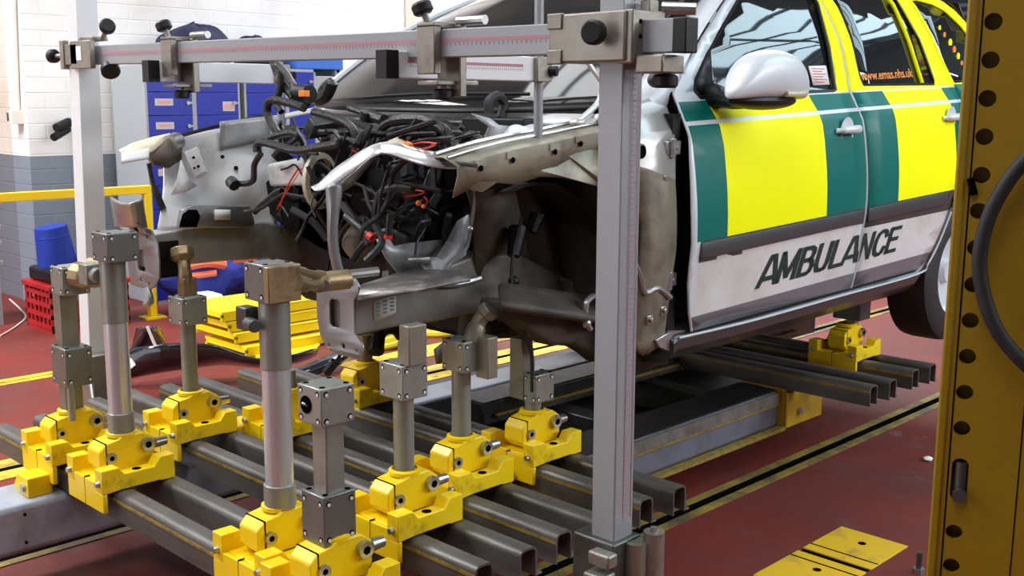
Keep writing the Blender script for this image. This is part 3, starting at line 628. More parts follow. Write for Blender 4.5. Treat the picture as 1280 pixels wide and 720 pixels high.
# S6
t = stand(-2.145, 'B', 'yellow stand whose tube carries a grey cube with a tall upright flat bar')
tube_post(t, -2.145, yb, 0.50, 0.73, 0.026, [], STEEL); block(t, 'head_block', (-2.145, yb, 0.765), (0.095, 0.085, 0.092), STEEL)
G().box(-2.125, -2.085, yb-0.03, yb+0.03, 0.81, 0.915).box(-2.145, -2.125, yb-0.02, yb+0.02, 0.81, 0.87).build('upright_bar', OLIVE, t, bevel=0.003)
G().box(-2.175, -2.170, yb-0.012, yb+0.0, 0.52, 0.72).build('scale_strip', SCALE, t)
# S7
yc = PAIRS['C']
t = stand(-2.26, 'C', 'yellow stand whose tube and cube end in a bent tan arm under the car')
tube_post(t, -2.26, yc, 0.50, 0.73, 0.028, [], STEEL); block(t, 'head_block', (-2.25, yc, 0.763), (0.092, 0.085, 0.09), STEEL)
G().box(-2.21, -2.16, yc+0.01, yc+0.05, 0.70, 0.82).tube([(-2.225, yc+0.01, 0.80), (-2.215, yc+0.03, 0.86), (-2.19, yc+0.05, 0.895)], [0.028, 0.022, 0.03], n=8).build('bent_arm', OLIVE, t, bevel=0.003)
# S8
yd = PAIRS['D']
t = stand(-2.30, 'D', 'short yellow stand with a flat blade and narrow block near the right measuring post')
tube_post(t, -2.30, yd, 0.50, 0.56, 0.026, [], STEEL); block(t, 'head_block', (-2.275, yd, 0.598), (0.05, 0.085, 0.09), STEEL)
G().prism([(-2.375, 0.55), (-2.315, 0.55), (-2.312, 0.66), (-2.325, 0.745), (-2.375, 0.745)], 'y', yd-0.03, yd+0.02).build('blade', OLIVE, t, bevel=0.002)
# S9, S10, S11
t = stand(-3.06, 'C', 'yellow stand half hidden behind the tallest polished tube', dy=-0.05); tube_post(t, -3.06, yc-0.05, 0.5, 0.58, 0.022, [], STEEL)
t = stand(-3.18, 'D', 'yellow stand in shadow directly below the right chassis plate', dy=0.02); tube_post(t, -3.18, yd+0.02, 0.5, 0.62, 0.026, [], BRASSY)
t = stand(-2.27, 'F', 'yellow stand holding the sill near the rear wheel', dy=-0.03)
tube_post(t, -2.26, PAIRS['F'], 0.5, 0.58, 0.026, [], STEEL); G().box(-2.33, -2.20, PAIRS['F']-0.05, PAIRS['F']+0.05, 0.54, 0.66).build('sill_clamp', DKSTEEL, t, bevel=0.006)

# yellow brackets on the long beams
def bracket(x, y, label, z=0.29, sx=0.11, sy=0.10, s=1):
    t = thing('rail_bracket', label, 'bracket', (x, y, z), 'yellow brackets bolted to the bench beams')
    G().box(x-sx/2, x+sx/2, y-sy/2, y+sy/2, z, z+0.062).build('bracket_block', YEL, t, bevel=0.004)
    G().prism([(x-sx/2-0.06, z-0.002), (x-sx/2, z-0.002), (x-sx/2, z+0.05), (x-sx/2-0.02, z+0.05)], 'y', y-sy/2+0.01, y+sy/2-0.01).build('gusset', YEL, t, bevel=0.003)
    G().cyl((x+0.015, y-sy/2-0.010, z+0.028), (x+0.015, y-sy/2, z+0.028), 0.013, n=12).build('bolt', BOLT, t)
bracket(-3.28, 1.255, 'yellow bracket on the grey beam beside the first rail, lower left', sx=0.085, sy=0.075)
bracket(-3.22, 1.93, 'yellow bracket on the beam tucked behind the second rail pair', z=0.325)
for x, y, lab in ((-2.42, 1.56, 'dusty yellow bracket between the first and second rail pairs, right beam'), (-2.38, 1.93, 'dusty yellow bracket between the second and third rail pairs, right beam'), (-2.38, 2.265, 'dusty yellow bracket with chamfered corners between the third and fourth rail pairs')):
    t = thing('beam_bracket', lab, 'bracket', (x, y, 0.30), 'dusty yellow brackets between the rail pairs')
    G().prism([(x-0.10, 0.27), (x+0.12, 0.27), (x+0.12, 0.345), (x+0.09, 0.375), (x-0.07, 0.375), (x-0.10, 0.35)], 'y', y-0.035, y+0.035).build('bracket_block', YELW, t, bevel=0.004)
    G().cyl((x+0.12, y, 0.325), (x+0.128, y, 0.325), 0.013, n=10).build('bolt', BOLT, t)
    G().box(x+0.0, x+0.24, y-0.045, y+0.11, 0.19, 0.275).build('foot', YELW, t, bevel=0.004)
tag(G().box(-2.14, -2.04, 1.15, 1.265, 0.26, 0.345).build('rail_stop', YEL, bevel=0.006), 'worn yellow block at the bottom edge of the photo in front of the first rails', 'bracket')
# rear end bracket
t = thing('end_bracket', 'large yellow end bracket on the bench beam under the rear door', 'bracket', (-2.35, 4.02, 0.13))
G().box(-2.50, -2.30, 3.955, 3.985, 0.12, 0.297).box(-2.46, -2.34, 3.985, 4.02, 0.2, 0.29).build('end_plate', YELW, t, bevel=0.004)
G().box(-2.30, -2.285, 3.955, 4.25, 0.13, 0.285).build('side_cheek', YELW, t, bevel=0.006)
G().cyl((-2.40, 3.99, 0.17), (-2.40, 4.2, 0.17), 0.035, n=16).build('roller', DKSTEEL, t)
G().cyl((-2.285, 4.05, 0.19), (-2.270, 4.05, 0.19), 0.015, n=12).build('bolt', BOLT, t)

# floor anchor plates at the lower right
for (y0, y1, lab) in ((3.165, 3.43, 'yellow floor anchor plate, the farther of two in the red floor at lower right'), (2.86, 3.135, 'yellow floor anchor plate, the nearer of two cut by the bottom edge at lower right')):
    t = thing('floor_plate', lab, 'floor plate', (-1.62, (y0+y1)/2, 0), 'yellow anchor plates in the red floor')
    G().box(-1.745, -1.50, y0, y1, 0.0, 0.006).build('plate', FLYB, t, bevel=0.002)
    ym = y0+0.05 if y0 > 3.15 else y1-0.05
    G().box(-1.744, -1.501, ym-0.004, ym+0.004, 0.006, 0.0065).cyl((-1.62, (y0+y1)/2+0.04, 0.006), (-1.62, (y0+y1)/2+0.04, 0.0066), 0.014, n=16).build('groove', HOLE, t)
tag(G().box(-1.74, -1.505, 3.136, 3.164, 0.0, 0.0015).build('slot_mouth', HOLE), 'dark slot between the two yellow floor anchor plates', 'slot', kind='stuff')
t = thing('floor_bolt', 'upright threaded bolt standing on the floor beside the yellow tower foot', 'bolt', at(1148, 716, z=0))
p = t.location.copy(); G().cyl(p, p+Vector((0, 0, 0.07)), 0.009, n=12).cyl(p+Vector((0, 0, 0.05)), p+Vector((0, 0, 0.062)), 0.011, n=12).build('shank', DKSTEEL, t)
G().cyl(p+Vector((0, 0, 0.0)), p+Vector((0, 0, 0.016)), 0.02, n=6).build('nut', BOLT, t)

# ================================================================== MEASURING BRIDGE
YB = 1.85
t = thing('measuring_bridge', 'grey aluminium measuring gantry with pink scales spanning the front of the car', 'measuring frame', (-2.8, YB, 0.3))
def upright(top, botm, half, name, label):
    d = (Vector(top)-Vector(botm)).normalized(); a = Vector(botm); b = Vector(top)
    X = Vector((1, 0, 0)); X = (X-d*X.dot(d)).normalized(); Y = d.cross(X)
    M = Matrix(((X.x, Y.x, d.x, a.x), (X.y, Y.y, d.y, a.y), (X.z, Y.z, d.z, a.z), (0, 0, 0, 1))); h = (b-a).length
    o = G().box(-half, half, -half, half, 0, h, 0, M).build(name, ALU, t, bevel=0.003, label=label); return o, M, h
# right upright
pr, M, h = upright((-1.505, YB, 2.1), (-1.50, YB, 0.42), 0.033, 'upright', 'right upright with pink ruler')
pr_x = -1.50
g = G()
for i in range(125): z = 0.56+i*0.0115; g.box(pr_x+0.0329, pr_x+0.0335, YB+0.0, YB+(0.012 if i % 5 else 0.02), z, z+0.0018)
g.box(pr_x+0.0329, pr_x+0.0337, YB-0.004, YB-0.0025, 0.55, 1.99); g.box(pr_x+0.0329, pr_x+0.0337, YB+0.0225, YB+0.024, 0.55, 1.99)
g.build('ruler_marks', PINK, pr)
# left upright
pl, M, h = upright((-4.052, YB, 2.1), (-4.145, YB, 0.16), 0.041, 'upright', 'left upright'); pl.data.materials[0] = ALU_LIT  # same aluminium as the right upright, coloured paler for the light on it
lx = lambda z: -4.145+(z-0.16)/(2.1-0.16)*0.093
# crossbar
g = G(); x0, x1, za, zb = -4.0, -1.335, 1.634, 1.610; A = Vector((x0, YB, za)); B = Vector((x1, YB, zb))
g.add([(x0, YB-0.02, za-0.034), (x1, YB-0.02, zb-0.034), (x1, YB+0.02, zb-0.034), (x0, YB+0.02, za-0.034), (x0, YB-0.02, za+0.034), (x1, YB-0.02, zb+0.034), (x1, YB+0.02, zb+0.034), (x0, YB+0.02, za+0.034)], [(0, 3, 2, 1), (4, 5, 6, 7), (0, 1, 5, 4), (1, 2, 6, 5), (2, 3, 7, 6), (3, 0, 4, 7)])
cb = g.build('crossbar', ALU, t, bevel=0.003)
for v in range(0): pass
g = G(); zz = lambda x: za+(x-x0)/(x1-x0)*(zb-za)
xs_, xe_ = -3.9, -1.66
g.add([(xs_, YB-0.0206, zz(xs_)+0.002), (xe_, YB-0.0206, zz(xe_)+0.002), (xe_, YB-0.0206, zz(xe_)+0.010), (xs_, YB-0.0206, zz(xs_)+0.010)], [(0, 1, 2, 3)])
for i in range(150): x = xs_+i*(xe_-xs_)/150; g.box(x, x+0.0025, YB-0.0208, YB-0.0202, zz(x)-0.006, zz(x)+0.0)
g.build('ruler_marks', PINK, cb, solid=0)
G().box(-1.356, -1.322, YB-0.0215, YB+0.021, 1.575, 1.645).build('end_cap', BLACK, cb, bevel=0.003)
def knob(c, d, parent, r_=0.024, ln=0.03, stem=0.03):
    c = Vector(c); d = Vector(d).normalized(); k = G().lathe([(0.0, ln), (r_*0.8, ln), (r_, ln*0.8), (r_, ln*0.2), (r_*0.75, 0), (0, 0)], 16, Matrix.Translation(c+d*stem) @ d.to_track_quat('Z', 'Y').to_matrix().to_4x4()).build('knob', BLACK, parent)
    G().cyl(c, c+d*stem, 0.009, n=10).build('knob_stem', CAST, k); return k
# corner clamp right
c = G().box(-1.655, -1.445, YB-0.062, YB+0.06, 1.560, 1.662).box(-1.47, -1.43, YB-0.055, YB+0.055, 1.555, 1.664).build('corner_clamp', CAST, t, bevel=0.004)
G().box(-1.658, -1.615, YB-0.066, YB-0.055, 1.630, 1.664).build('clamp_lug', CAST, c, bevel=0.003)
G().box(-1.658, -1.615, YB-0.066, YB-0.055, 1.556, 1.588).build('clamp_lug', CAST, c, bevel=0.003)
knob((-1.51, YB-0.062, 1.618), (0.25, -1, 0), c, 0.026, 0.028, 0.016)
G().box(-1.43, -1.36, YB-0.045, YB+0.03, 1.535, 1.572).build('lower_jaw', CAST, c, bevel=0.004); knob((-1.385, YB, 1.54), (0.0, 0, -1), c, 0.026, 0.028, 0.006)
G().cyl((-1.46, YB+0.08, 1.675), (-1.40, YB+0.12, 1.672), 0.013, n=10).build('clamp_screw', BOLT, c)
G().box(-1.455, -1.43, YB-0.0, YB+0.03, 1.66, 1.685).build('clamp_stop', CAST, c, bevel=0.002)
G().cyl((-1.429, YB-0.03, 1.64), (-1.4285, YB-0.03, 1.64), 0.005, n=8).cyl((-1.429, YB-0.03, 1.61), (-1.4285, YB-0.03, 1.61), 0.005, n=8).build('screw_hole', HOLE, c)
# corner clamp left
xl = lx(1.63)
c = G().box(xl-0.075, xl-0.043, YB-0.06, YB+0.06, 1.585, 1.69).box(xl+0.005, xl+0.17, YB-0.055, YB-0.035, 1.585, 1.685).box(xl-0.06, xl+0.06, YB-0.055, YB-0.042, 1.60, 1.675).build('corner_clamp', CAST, t, bevel=0.003)
G().box(xl+0.06, xl+0.10, YB-0.057, YB-0.0555, 1.615, 1.665).build('clamp_window', WHT, c)
knob((xl-0.075, YB-0.04, 1.635), (-1, -0.25, 0), c, 0.026, 0.034, 0.05)
knob((xl+0.16, YB, 1.69), (0.8, -0.2, 0.35), c, 0.028, 0.024, 0.09); knob((xl+0.2, YB, 1.60), (0.6, -0.2, -0.5), c, 0.034, 0.03, 0.02)
G().box(xl+0.02, xl+0.14, YB-0.03, YB+0.03, 1.685, 1.70).build('top_plate', CAST, c, bevel=0.003)
# feet
G().box(-4.10, -4.035, YB-0.06, YB+0.06, 0.12, 0.50).box(-4.19, -4.10, YB-0.055, YB+0.055, 0.12, 0.485).build('foot_block', CAST, t, bevel=0.005)
G().tube([(-4.04, YB-0.07, 0.44), (-3.97, YB-0.09, 0.32)], [0.008, 0.006], smooth=False).build('lever', BOLT, t)
c = G().box(-1.575, -1.455, YB-0.05, YB+0.05, 0.14, 0.505).build('foot_block', DKSTEEL, t, bevel=0.005)
G().cyl((-1.445, YB+0.02, 0.14), (-1.445, YB+0.02, 0.498), 0.026, n=20).cyl((-1.42, YB+0.052, 0.14), (-1.42, YB+0.052, 0.52), 0.024, n=20).cyl((-1.42, YB+0.052, 0.52), (-1.42, YB+0.052, 0.53), 0.009, n=10, mi=1).build('hinge_barrel', [CAST, BOLT], c)
G().box(-1.50, -1.44, YB-0.085, YB-0.05, 0.460, 0.492).box(-1.50, -1.445, YB-0.10, YB-0.05, 0.37, 0.446).build('clamp_jaw', CAST, c, bevel=0.005)
knob((-1.472, YB-0.10, 0.415), (0.35, -1, 0), c, 0.034, 0.03, 0.012)

def probe(cx, ax, y0, y1, z, rodtop, rodbot, label, scale=True, rodx=None):
    t = thing('measuring_probe', label, 'measuring arm', (cx, YB, z), 'sliding probe arms on the measuring bridge')
    zc = zz(cx)
    c = G().box(cx-0.036, cx+0.03, YB-0.045, YB-0.021, zc-0.075, zc+0.045).box(cx-0.036, cx+0.03, YB-0.045, YB+0.05, zc+0.036, zc+0.05).box(cx-0.036, cx+0.05, YB+0.022, YB+0.045, zc-0.13, zc+0.045).box(cx-0.04, cx+0.035, YB-0.04, YB+0.10, z-0.052, z-0.04).build('carriage', CAST, t, bevel=0.003)
    knob((cx-0.01, YB-0.03, zc+0.05), (-0.35, -0.2, 1), c, 0.026, 0.03, 0.022); knob((cx+0.01, YB+0.0, z-0.05), (0, 0, -1), c, 0.026, 0.028, 0.01)
    G().cyl((cx+0.03, YB+0.035, zc+0.055), (cx+0.12, YB+0.04, zc+0.055), 0.012, n=10).build('clamp_screw', BOLT, c)
    b = G().box(ax-0.02, ax+0.02, y0, y1, z-0.034, z+0.034).build('arm_bar', ALU_LIT, t, bevel=0.003)
    G().box(ax-0.021, ax+0.021, y0-0.04, y0, z-0.035, z+0.035).build('end_cap', BLACK, b)
    if scale:
        g = G(); g.box(ax+0.0201, ax+0.0206, y0+0.03, y1-0.05, z+0.004, z+0.012)
        for i in range(60): yy = y0+0.04+i*0.008; g.box(ax+0.0201, ax+0.0206, yy, yy+0.002, z-0.006, z) if yy < y1-0.05 else None
        g.build('ruler_marks', PINK, b)
    hd = G().box(ax-0.026, ax+0.034, y1-0.005, y1+0.055, z-0.036, z+0.034).build('rod_holder', CAST, t, bevel=0.003)
    G().cyl((ax+0.03, y1+0.05, z-0.005), (ax+0.05, y1+0.06, z-0.005), 0.015, n=12).build('thumb_screw', BLACK, hd)
    G().cyl((ax+0.01, y1+0.025, rodbot), (ax+0.01, y1+0.025, rodtop), 0.0135, n=16).build('rod', ALU, t)
    return t
probe(-3.37, -3.42, 1.795, 2.24, 1.567, 1.62, 1.28, 'short arm with a white bar hanging from the left half of the crossbar', scale=False)
probe(-2.08, -2.20, 1.80, 2.30, 1.567, 2.10, 1.37, 'measuring arm with pink scale and tall thin rod in front of the windscreen')

# ================================================================== YELLOW TOWER in the foreground
d0 = Vector((-0.74, 1.80, 0))
t = thing('pulling_tower', 'tall yellow steel tower post with a column of round holes, right foreground', 'tower', (-0.72, 1.80, 0))
def wbox(g, p, ux, uy, a0, a1, b0, b1, z0, z1, mi=0):
    P = [p+ux*a+uy*b for a, b in ((a0, b0), (a1, b0), (a1, b1), (a0, b1))]
    return g.add([(q.x, q.y, z0) for q in P]+[(q.x, q.y, z1) for q in P], [(0, 3, 2, 1), (4, 5, 6, 7), (0, 1, 5, 4), (1, 2, 6, 5), (2, 3, 7, 6), (3, 0, 4, 7)], mi)
pL = at(1186, 360, z=1.30); 
dist = 1.72
dl = (at(1207, 0, z=3) - CP); 
def pd(px, py, dep):
    d = CF + CR*((px-640)/FPX) - CU*((py-360)/FPX); return CP + d*dep
corner = pd(1198, 340, 1.75); corner.z = 0
view = Vector((corner.x, corner.y, 0)).normalized(); side = Vector((-view.y, view.x, 0))*-1
if side.dot(CR) < 0: side = -side
uf = (side*math.cos(R(-1.5)) + view*math.sin(R(-1.5))).normalized(); ub = Vector((-uf.y, uf.x, 0)); ub = ub if ub.dot(view) > 0 else -ub
mainf = Vector((corner.x, corner.y, 0))
# front plate with real holes
import itertools
def hole_plate(x0, x1, z0, z1, holes, th):
    """plate in local (a, z) with circular/oblong holes, extruded by th along ub"""
    outer = [Vector((x0, z0, 0)), Vector((x1, z0, 0)), Vector((x1, z1, 0)), Vector((x0, z1, 0))]
    loops = [outer]
    for (a, z, r_, hz) in holes:
        L_ = []
        for k in range(24):
            q = -2*math.pi*k/24; L_.append(Vector((a+r_*math.cos(q), z+r_*math.sin(q)+(hz if math.sin(q) > 0 else -hz), 0)))
        loops.append(L_)
    flat = [p for l in loops for p in l]; tr = tessellate_polygon(loops); n = len(flat)
    P = lambda p, b: mainf+uf*p.x+ub*b+Vector((0, 0, p.y))
    vs = [P(p, 0) for p in flat]+[P(p, th) for p in flat]; fs = [tuple(q) for q in tr]+[tuple(n+i for i in reversed(q)) for q in tr]
    k = 0
    for l in loops:
        m = len(l)
        for i in range(m): fs.append((k+i, k+(i+1) % m, n+k+(i+1) % m, n+k+i))
        k += m
    return vs, fs
pxm = FPX/1.75
def on_tower(px, py):
    """local (a,z) on the tower's front plane"""
    d = CF + CR*((px-640)/FPX) - CU*((py-360)/FPX); tt = (mainf-CP).dot(ub)/d.dot(ub); p = CP+d*tt
    return (p-mainf).dot(uf), p.z
HL = [(1239, 27), (1237, 75), (1235, 123), (1233, 171), (1229, 219), (1225, 264), (1218, 310), (1215, 356), (1213, 401), (1210, 446), (1207, 491), (1203, 536), (1191, 665), (1187, 707)]
holes = []
for i, (px, py) in enumerate(HL): a, z = on_tower(px, py); holes.append((0, z, 0.0115, 0))
am = sum(on_tower(*q)[0] for q in HL)/len(HL)
slotz = on_tower(1198, 600)[1]
HS = [(am, h_[1], 0.0130, 0) for h_ in holes]+[(am+0.002, slotz, 0.0130, 0.024)]
HS += [(am+0.105, on_tower(1283, 50)[1], 0.0115, 0)]
vs, fs = hole_plate(0.0, 0.28, 0.02, 2.4, HS, 0.010)
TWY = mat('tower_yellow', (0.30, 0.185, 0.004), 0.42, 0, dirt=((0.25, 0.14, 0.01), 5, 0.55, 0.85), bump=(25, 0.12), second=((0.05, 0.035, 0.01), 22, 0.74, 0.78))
G().add(vs, fs).build('front_plate', TWY, t)
g = G(); wbox(g, mainf, uf, ub, -0.015, 0.0, -0.004, 0.14, 0.02, 2.4); wbox(g, mainf, uf, ub, 0.27, 0.29, -0.004, 0.14, 0.02, 2.4); g.build('side_channel', TWY, t, bevel=0.004)
g = G(); wbox(g, mainf, uf, ub, 0.002, 0.27, 0.030, 0.036, 0.02, 2.4); g.build('back_plate', TWY, t)
g = G(); wbox(g, mainf, uf, ub, 0.006, 0.0085, -0.0006, 0.001, 0.6, 2.2); wbox(g, mainf, uf, ub, am+0.088, am+0.09, -0.0006, 0.001, 0.2, 1.25); g.build('weld_seam', HOLE, t)
g = G(); wbox(g, mainf, uf, ub, -0.15, 0.42, -0.25, 0.35, 0.0, 0.02); g.build('foot_plate', TWY, t, bevel=0.004)
p = mainf+uf*(am+0.004)+ub*0.006; 
g = G(); g.cyl((p.x, p.y, slotz-0.028), (p.x, p.y, slotz+0.03), 0.010, n=12); g.cyl((p-ub*0.02)+Vector((0, 0, slotz-0.024)), (p+ub*0.02)+Vector((0, 0, slotz-0.024)), 0.011, n=12); g.build('locking_pin', DKSTEEL, t)
# raised plate / bump on the tower
a, z = on_tower(1212, 232); P_ = mainf+uf*(a)
G().tube([P_+Vector((0, 0, z+0.012))-ub*0.003, P_+Vector((0, 0, z-0.014))-ub*0.003+uf*0.008], 0.006, n=8).build('paint_chip', HOLE, t)
# hose looping on the tower
g = G(); pts = []
for px, py in ((1345, -250), (1350, 40), (1330, 150), (1290, 190), (1262, 222), (1238, 265), (1226, 310), (1227, 350), (1240, 395), (1262, 430), (1300, 465), (1340, 480), (1385, 520), (1400, 640), (1400, 900)):
    a, z = on_tower(px, py); pts.append(mainf+uf*a+Vector((0, 0, z))-ub*0.03)
g.tube(pts, 0.0115, n=12); tag(g.build('air_hose', RUB), 'thick black hose looping down across the yellow tower', 'hose')

# ================================================================== AMBULANCE CAR
car = thing('ambulance_car', 'silver estate ambulance with green and yellow checks, front end stripped to bare metal', 'car', (-2.9, 3.6, 0.36))
ST = [(.3, -2.14), (.5, -2.10), (.66, -2.075), (.777, -2.05), (.95, -2.03), (1.03, -2.02), (1.12, -2.022), (1.2, -2.028), (1.3, -2.042), (1.36, -2.052), (1.40, -2.066), (1.41, -2.072), (1.425, -2.084), (1.48, -2.125), (1.68, -2.19), (1.84, -2.26), (1.91, -2.33), (1.95, -2.42), (1.97, -2.55), (1.985, -2.9)]
def SX(y, z): return 0.25*SX0(y, z-0.022)+0.5*SX0(y, z)+0.25*SX0(y, z+0.022)
def SX0(y, z):
    zn = z-.038*(y-3.0)
    if zn <= ST[0][0]: x = ST[0][1]
    else:
        x = ST[-1][1]
        for (a, xa), (b, xb) in zip(ST, ST[1:]):
            if a <= zn <= b: x = xa+(xb-xa)*(zn-a)/(b-a); break
    if y > 5.2: x -= 0.35*(y-5.2)**2
    return x
CX = -2.9
def panel(name, outer, parent, mats, holes=(), mfn=None, off=0.0, cuts_y=(), cuts_z=(), step=0.055, solid=0.006, mirror=False, zline=(), bend=None, label=None):
    """polygon (y,z) refined on a grid and wrapped on the body-side surface"""
    loops = [[Vector((a, b, 0)) for a, b in outer]]+[[Vector((a, b, 0)) for a, b in h] for h in holes]
    flat = [p for l in loops for p in l]; tr = tessellate_polygon(loops)
    bm = bmesh.new(); V = [bm.verts.new(p) for p in flat]
    for q in tr:
        try: bm.faces.new([V[i] for i in q])
        except ValueError: pass
    y0, y1 = min(p.x for p in flat), max(p.x for p in flat); z0, z1 = min(p.y for p in flat), max(p.y for p in flat)
    def cut(co, no): bmesh.ops.bisect_plane(bm, geom=bm.verts[:]+bm.edges[:]+bm.faces[:], plane_co=co, plane_no=no, dist=1e-5)
    for k in range(1, int((y1-y0)/0.15)+1): cut((y0+k*0.15, 0, 0), (1, 0, 0))
    for k in range(1, int((z1-z0)/step)+1): cut((0, z0+k*step, 0), (0, 1, 0))
    for c in cuts_y: cut((c, 0, 0), (1, 0, 0))
    for c in cuts_z: cut((0, c, 0), (0, 1, 0))
    for (ya_, za_), (yb_, zb_) in zline: cut((ya_, za_, 0), (-(zb_-za_), yb_-ya_, 0))
    vs = [v.co.copy() for v in bm.verts]; bm.verts.index_update(); fs = [[v.index for v in f.verts] for f in bm.faces]
    ms = [mfn(*(sum((v.co for v in f.verts), Vector())/len(f.verts)).xy) if mfn else 0 for f in bm.faces]; bm.free()
    g = G(); n = len(vs)
    def P(p):
        x = SX(p.x, p.y)+off+(bend(p.x, p.y) if bend else 0); return Vector((2*CX-x if mirror else x, p.x, p.y))
    g.v = [P(p) for p in vs]; g.f = fs; g.m = ms
    return g.build(name, mats, parent, solid=solid, ang=40, label=label)
BY = [3.056, 3.705, 4.286, 4.838]
CR0, CR1 = (2.926, 1.408), (4.817, 1.480)
crease = lambda y: CR0[1]+(y-CR0[0])*(CR1[1]-CR0[1])/(CR1[0]-CR0[0])
belt = lambda y: 1.478+(y-2.88)*(1.552-1.478)/(5.06-2.88)
strT = lambda y: 1.035+(y-2.884)*(1.10-1.035)/(4.812-2.884)
LIV = [SILV, GREEN, FLUO, WHITE, TRIMG]
def livery(y, z):
    if z > belt(y)-0.004: return 0
    if abs(z-crease(y)) < 0.0065: return 0
    if z > strT(y): return 1 if (y < BY[0] or BY[1] < y < BY[2] or y > BY[3]) else 2
    if z > strT(y)-0.055: return 4
    return 3
def fd(y, z):
    m = livery(y, z)
    if y < 2.885 and z > 1.0: return 0
    if z < 0.966+0.023*(y-2.9):
        if z < 0.785+0.026*(y-2.9): return 5
        return 3 if y > 2.905 else 0
    if m == 4: return 0 if y < 2.9 else 4
    return m
LZ = [((0, crease(0)+d), (5, crease(5)+d)) for d in (-0.0065, 0.0065)]+[((0, belt(0)-0.004), (5, belt(5)-0.004)), ((0, strT(0)), (5, strT(5))), ((2.9, 0.966), (4.9, 1.012)), ((2.9, 0.785), (4.9, 0.837))]
BEV = mat('lower_door_bevel', (0.20, 0.22, 0.25), 0.3, 0.3, coat=0.3)
front_outer = [(2.925, .735), (2.893, .80), (2.868, .90), (2.863, .967), (2.862, 1.03), (2.858, 1.147), (2.866, 1.284), (2.878, 1.37), (2.879, 1.416), (2.892, 1.50), (2.952, 1.565), (3.121, 1.692), (3.34, 1.832), (3.47, 1.90), (3.62, 1.935), (3.98, 1.955), (4.002, 1.93), (4.004, 1.87), (4.040, 1.72), (4.030, 1.60), (4.018, 1.53), (4.006, 1.47), (4.006, .75)]
front_hole = [(3.005, 1.512), (3.023, 1.545), (3.119, 1.629), (3.222, 1.705), (3.417, 1.835), (3.52, 1.882), (3.93, 1.905), (3.965, 1.89), (3.974, 1.86), (3.950, 1.685), (3.928, 1.563), (3.920, 1.524), (3.90, 1.520), (3.025, 1.490)]
def fd2(y, z):
    if z > belt(y)+0.002 and y > 3.90 and z < 1.89: return 2
    return fd(y, z)
fdoor = panel('front_door', front_outer, car, LIV+[BEV], [front_hole], fd2, cuts_y=[2.885, 2.905, 3.056, 3.705], zline=LZ+[((0, belt(0)+0.002), (5, belt(5)+0.002))], solid=0.008)
rear_outer = [(4.017, .752), (4.61, .760), (4.67, .79), (4.728, .865), (4.785, .96), (4.834, 1.089), (4.87, 1.20), (4.90, 1.35), (4.975, 1.52), (4.985, 1.555), (4.90, 1.70), (4.835, 1.84), (4.78, 1.96), (4.72, 1.985), (4.10, 1.972), (4.012, 1.955), (4.014, 1.87), (4.052, 1.72), (4.042, 1.60), (4.030, 1.53), (4.017, 1.47)]
rear_hole = [(4.150, 1.545), (4.138, 1.575), (4.137, 1.774), (4.105, 1.905), (4.115, 1.922), (4.66, 1.945), (4.69, 1.925), (4.755, 1.749), (4.800, 1.575), (4.785, 1.556)]
def rd(y, z):
    if z > belt(y)+0.002 and z < 1.975: return 2
    if z > 0.966+0.023*(y-2.9): return livery(y, z) if livery(y, z) != 3 else 4
    return 5 if z < 0.785+0.026*(y-2.9) else 3
rdoor = panel('rear_door', rear_outer, car, LIV+[BEV], [rear_hole], rd, cuts_y=[4.286, 4.838], zline=LZ+[((0, belt(0)+0.002), (5, belt(5)+0.002))], solid=0.008)
# moulding and rim lines
def strip_on(y0, y1, zf, off, r_, name, m, parent, n=24, hgt=None):
    g = G()
    pts = [Vector((SX(y0+(y1-y0)*i/n, zf(y0+(y1-y0)*i/n))+off, y0+(y1-y0)*i/n, zf(y0+(y1-y0)*i/n))) for i in range(n+1)]
    if hgt:
        A = [p+Vector((0, 0, hgt/2)) for p in pts]; B = [p-Vector((0, 0, hgt/2)) for p in pts]; g.ribbon(A, B); return g.build(name, m, parent, solid=0.012, bevel=0.002)
    g.tube(pts, r_, smooth=False, n=8); return g.build(name, m, parent)
strip_on(2.905, 3.99, lambda y: strT(y)-0.031, 0.006, 0, 'moulding', TRIMG, fdoor, hgt=0.052)
strip_on(4.03, 4.76, lambda y: strT(y)-0.031, 0.006, 0, 'moulding', TRIMG, rdoor, hgt=0.052)
def rim(pts, r_, name, m, parent, off=0.003, closed=False):
    q = [Vector((SX(a, b)+off, a, b)) for a, b in pts]
    if closed: q.append(q[0])
    return G().tube(q, r_, n=6, smooth=False).build(name, m, parent)
rim(front_outer[:10], 0.0045, 'edge_rim', SILV, fdoor)
rim([(4.0115, z_/100) for z_ in range(75, 148, 6)]+[(4.024, 1.53), (4.036, 1.60), (4.047, 1.72), (4.009, 1.87)], 0.005, 'gap_seam', SILV, fdoor, off=0.0035)
rim(front_hole, 0.008, 'window_seal', BLACK, fdoor, 0.0, True); rim(rear_hole, 0.007, 'window_seal', BLACK, rdoor, 0.0, True)
# glass
def glass(name, hole, parent, m=GLASS, off=-0.012): return panel(name, hole, parent, m, off=off, solid=0.004, step=0.06)
fg = glass('window_glass', front_hole, fdoor); rg = glass('window_glass', rear_hole, rdoor)
rim([(4.622+0.061*k/10, 1.935-0.373*k/10) for k in range(11)], 0.009, 'quarter_light_strip', FLUO, rdoor, off=0.0)
# inner grime of the pillar corner of the mirror
panel('mirror_sail', [(2.985, 1.495), (3.01, 1.56), (3.10, 1.625), (3.16, 1.655), (3.13, 1.55), (3.14, 1.50)], fdoor, BLACK, off=-0.004, solid=0.006)
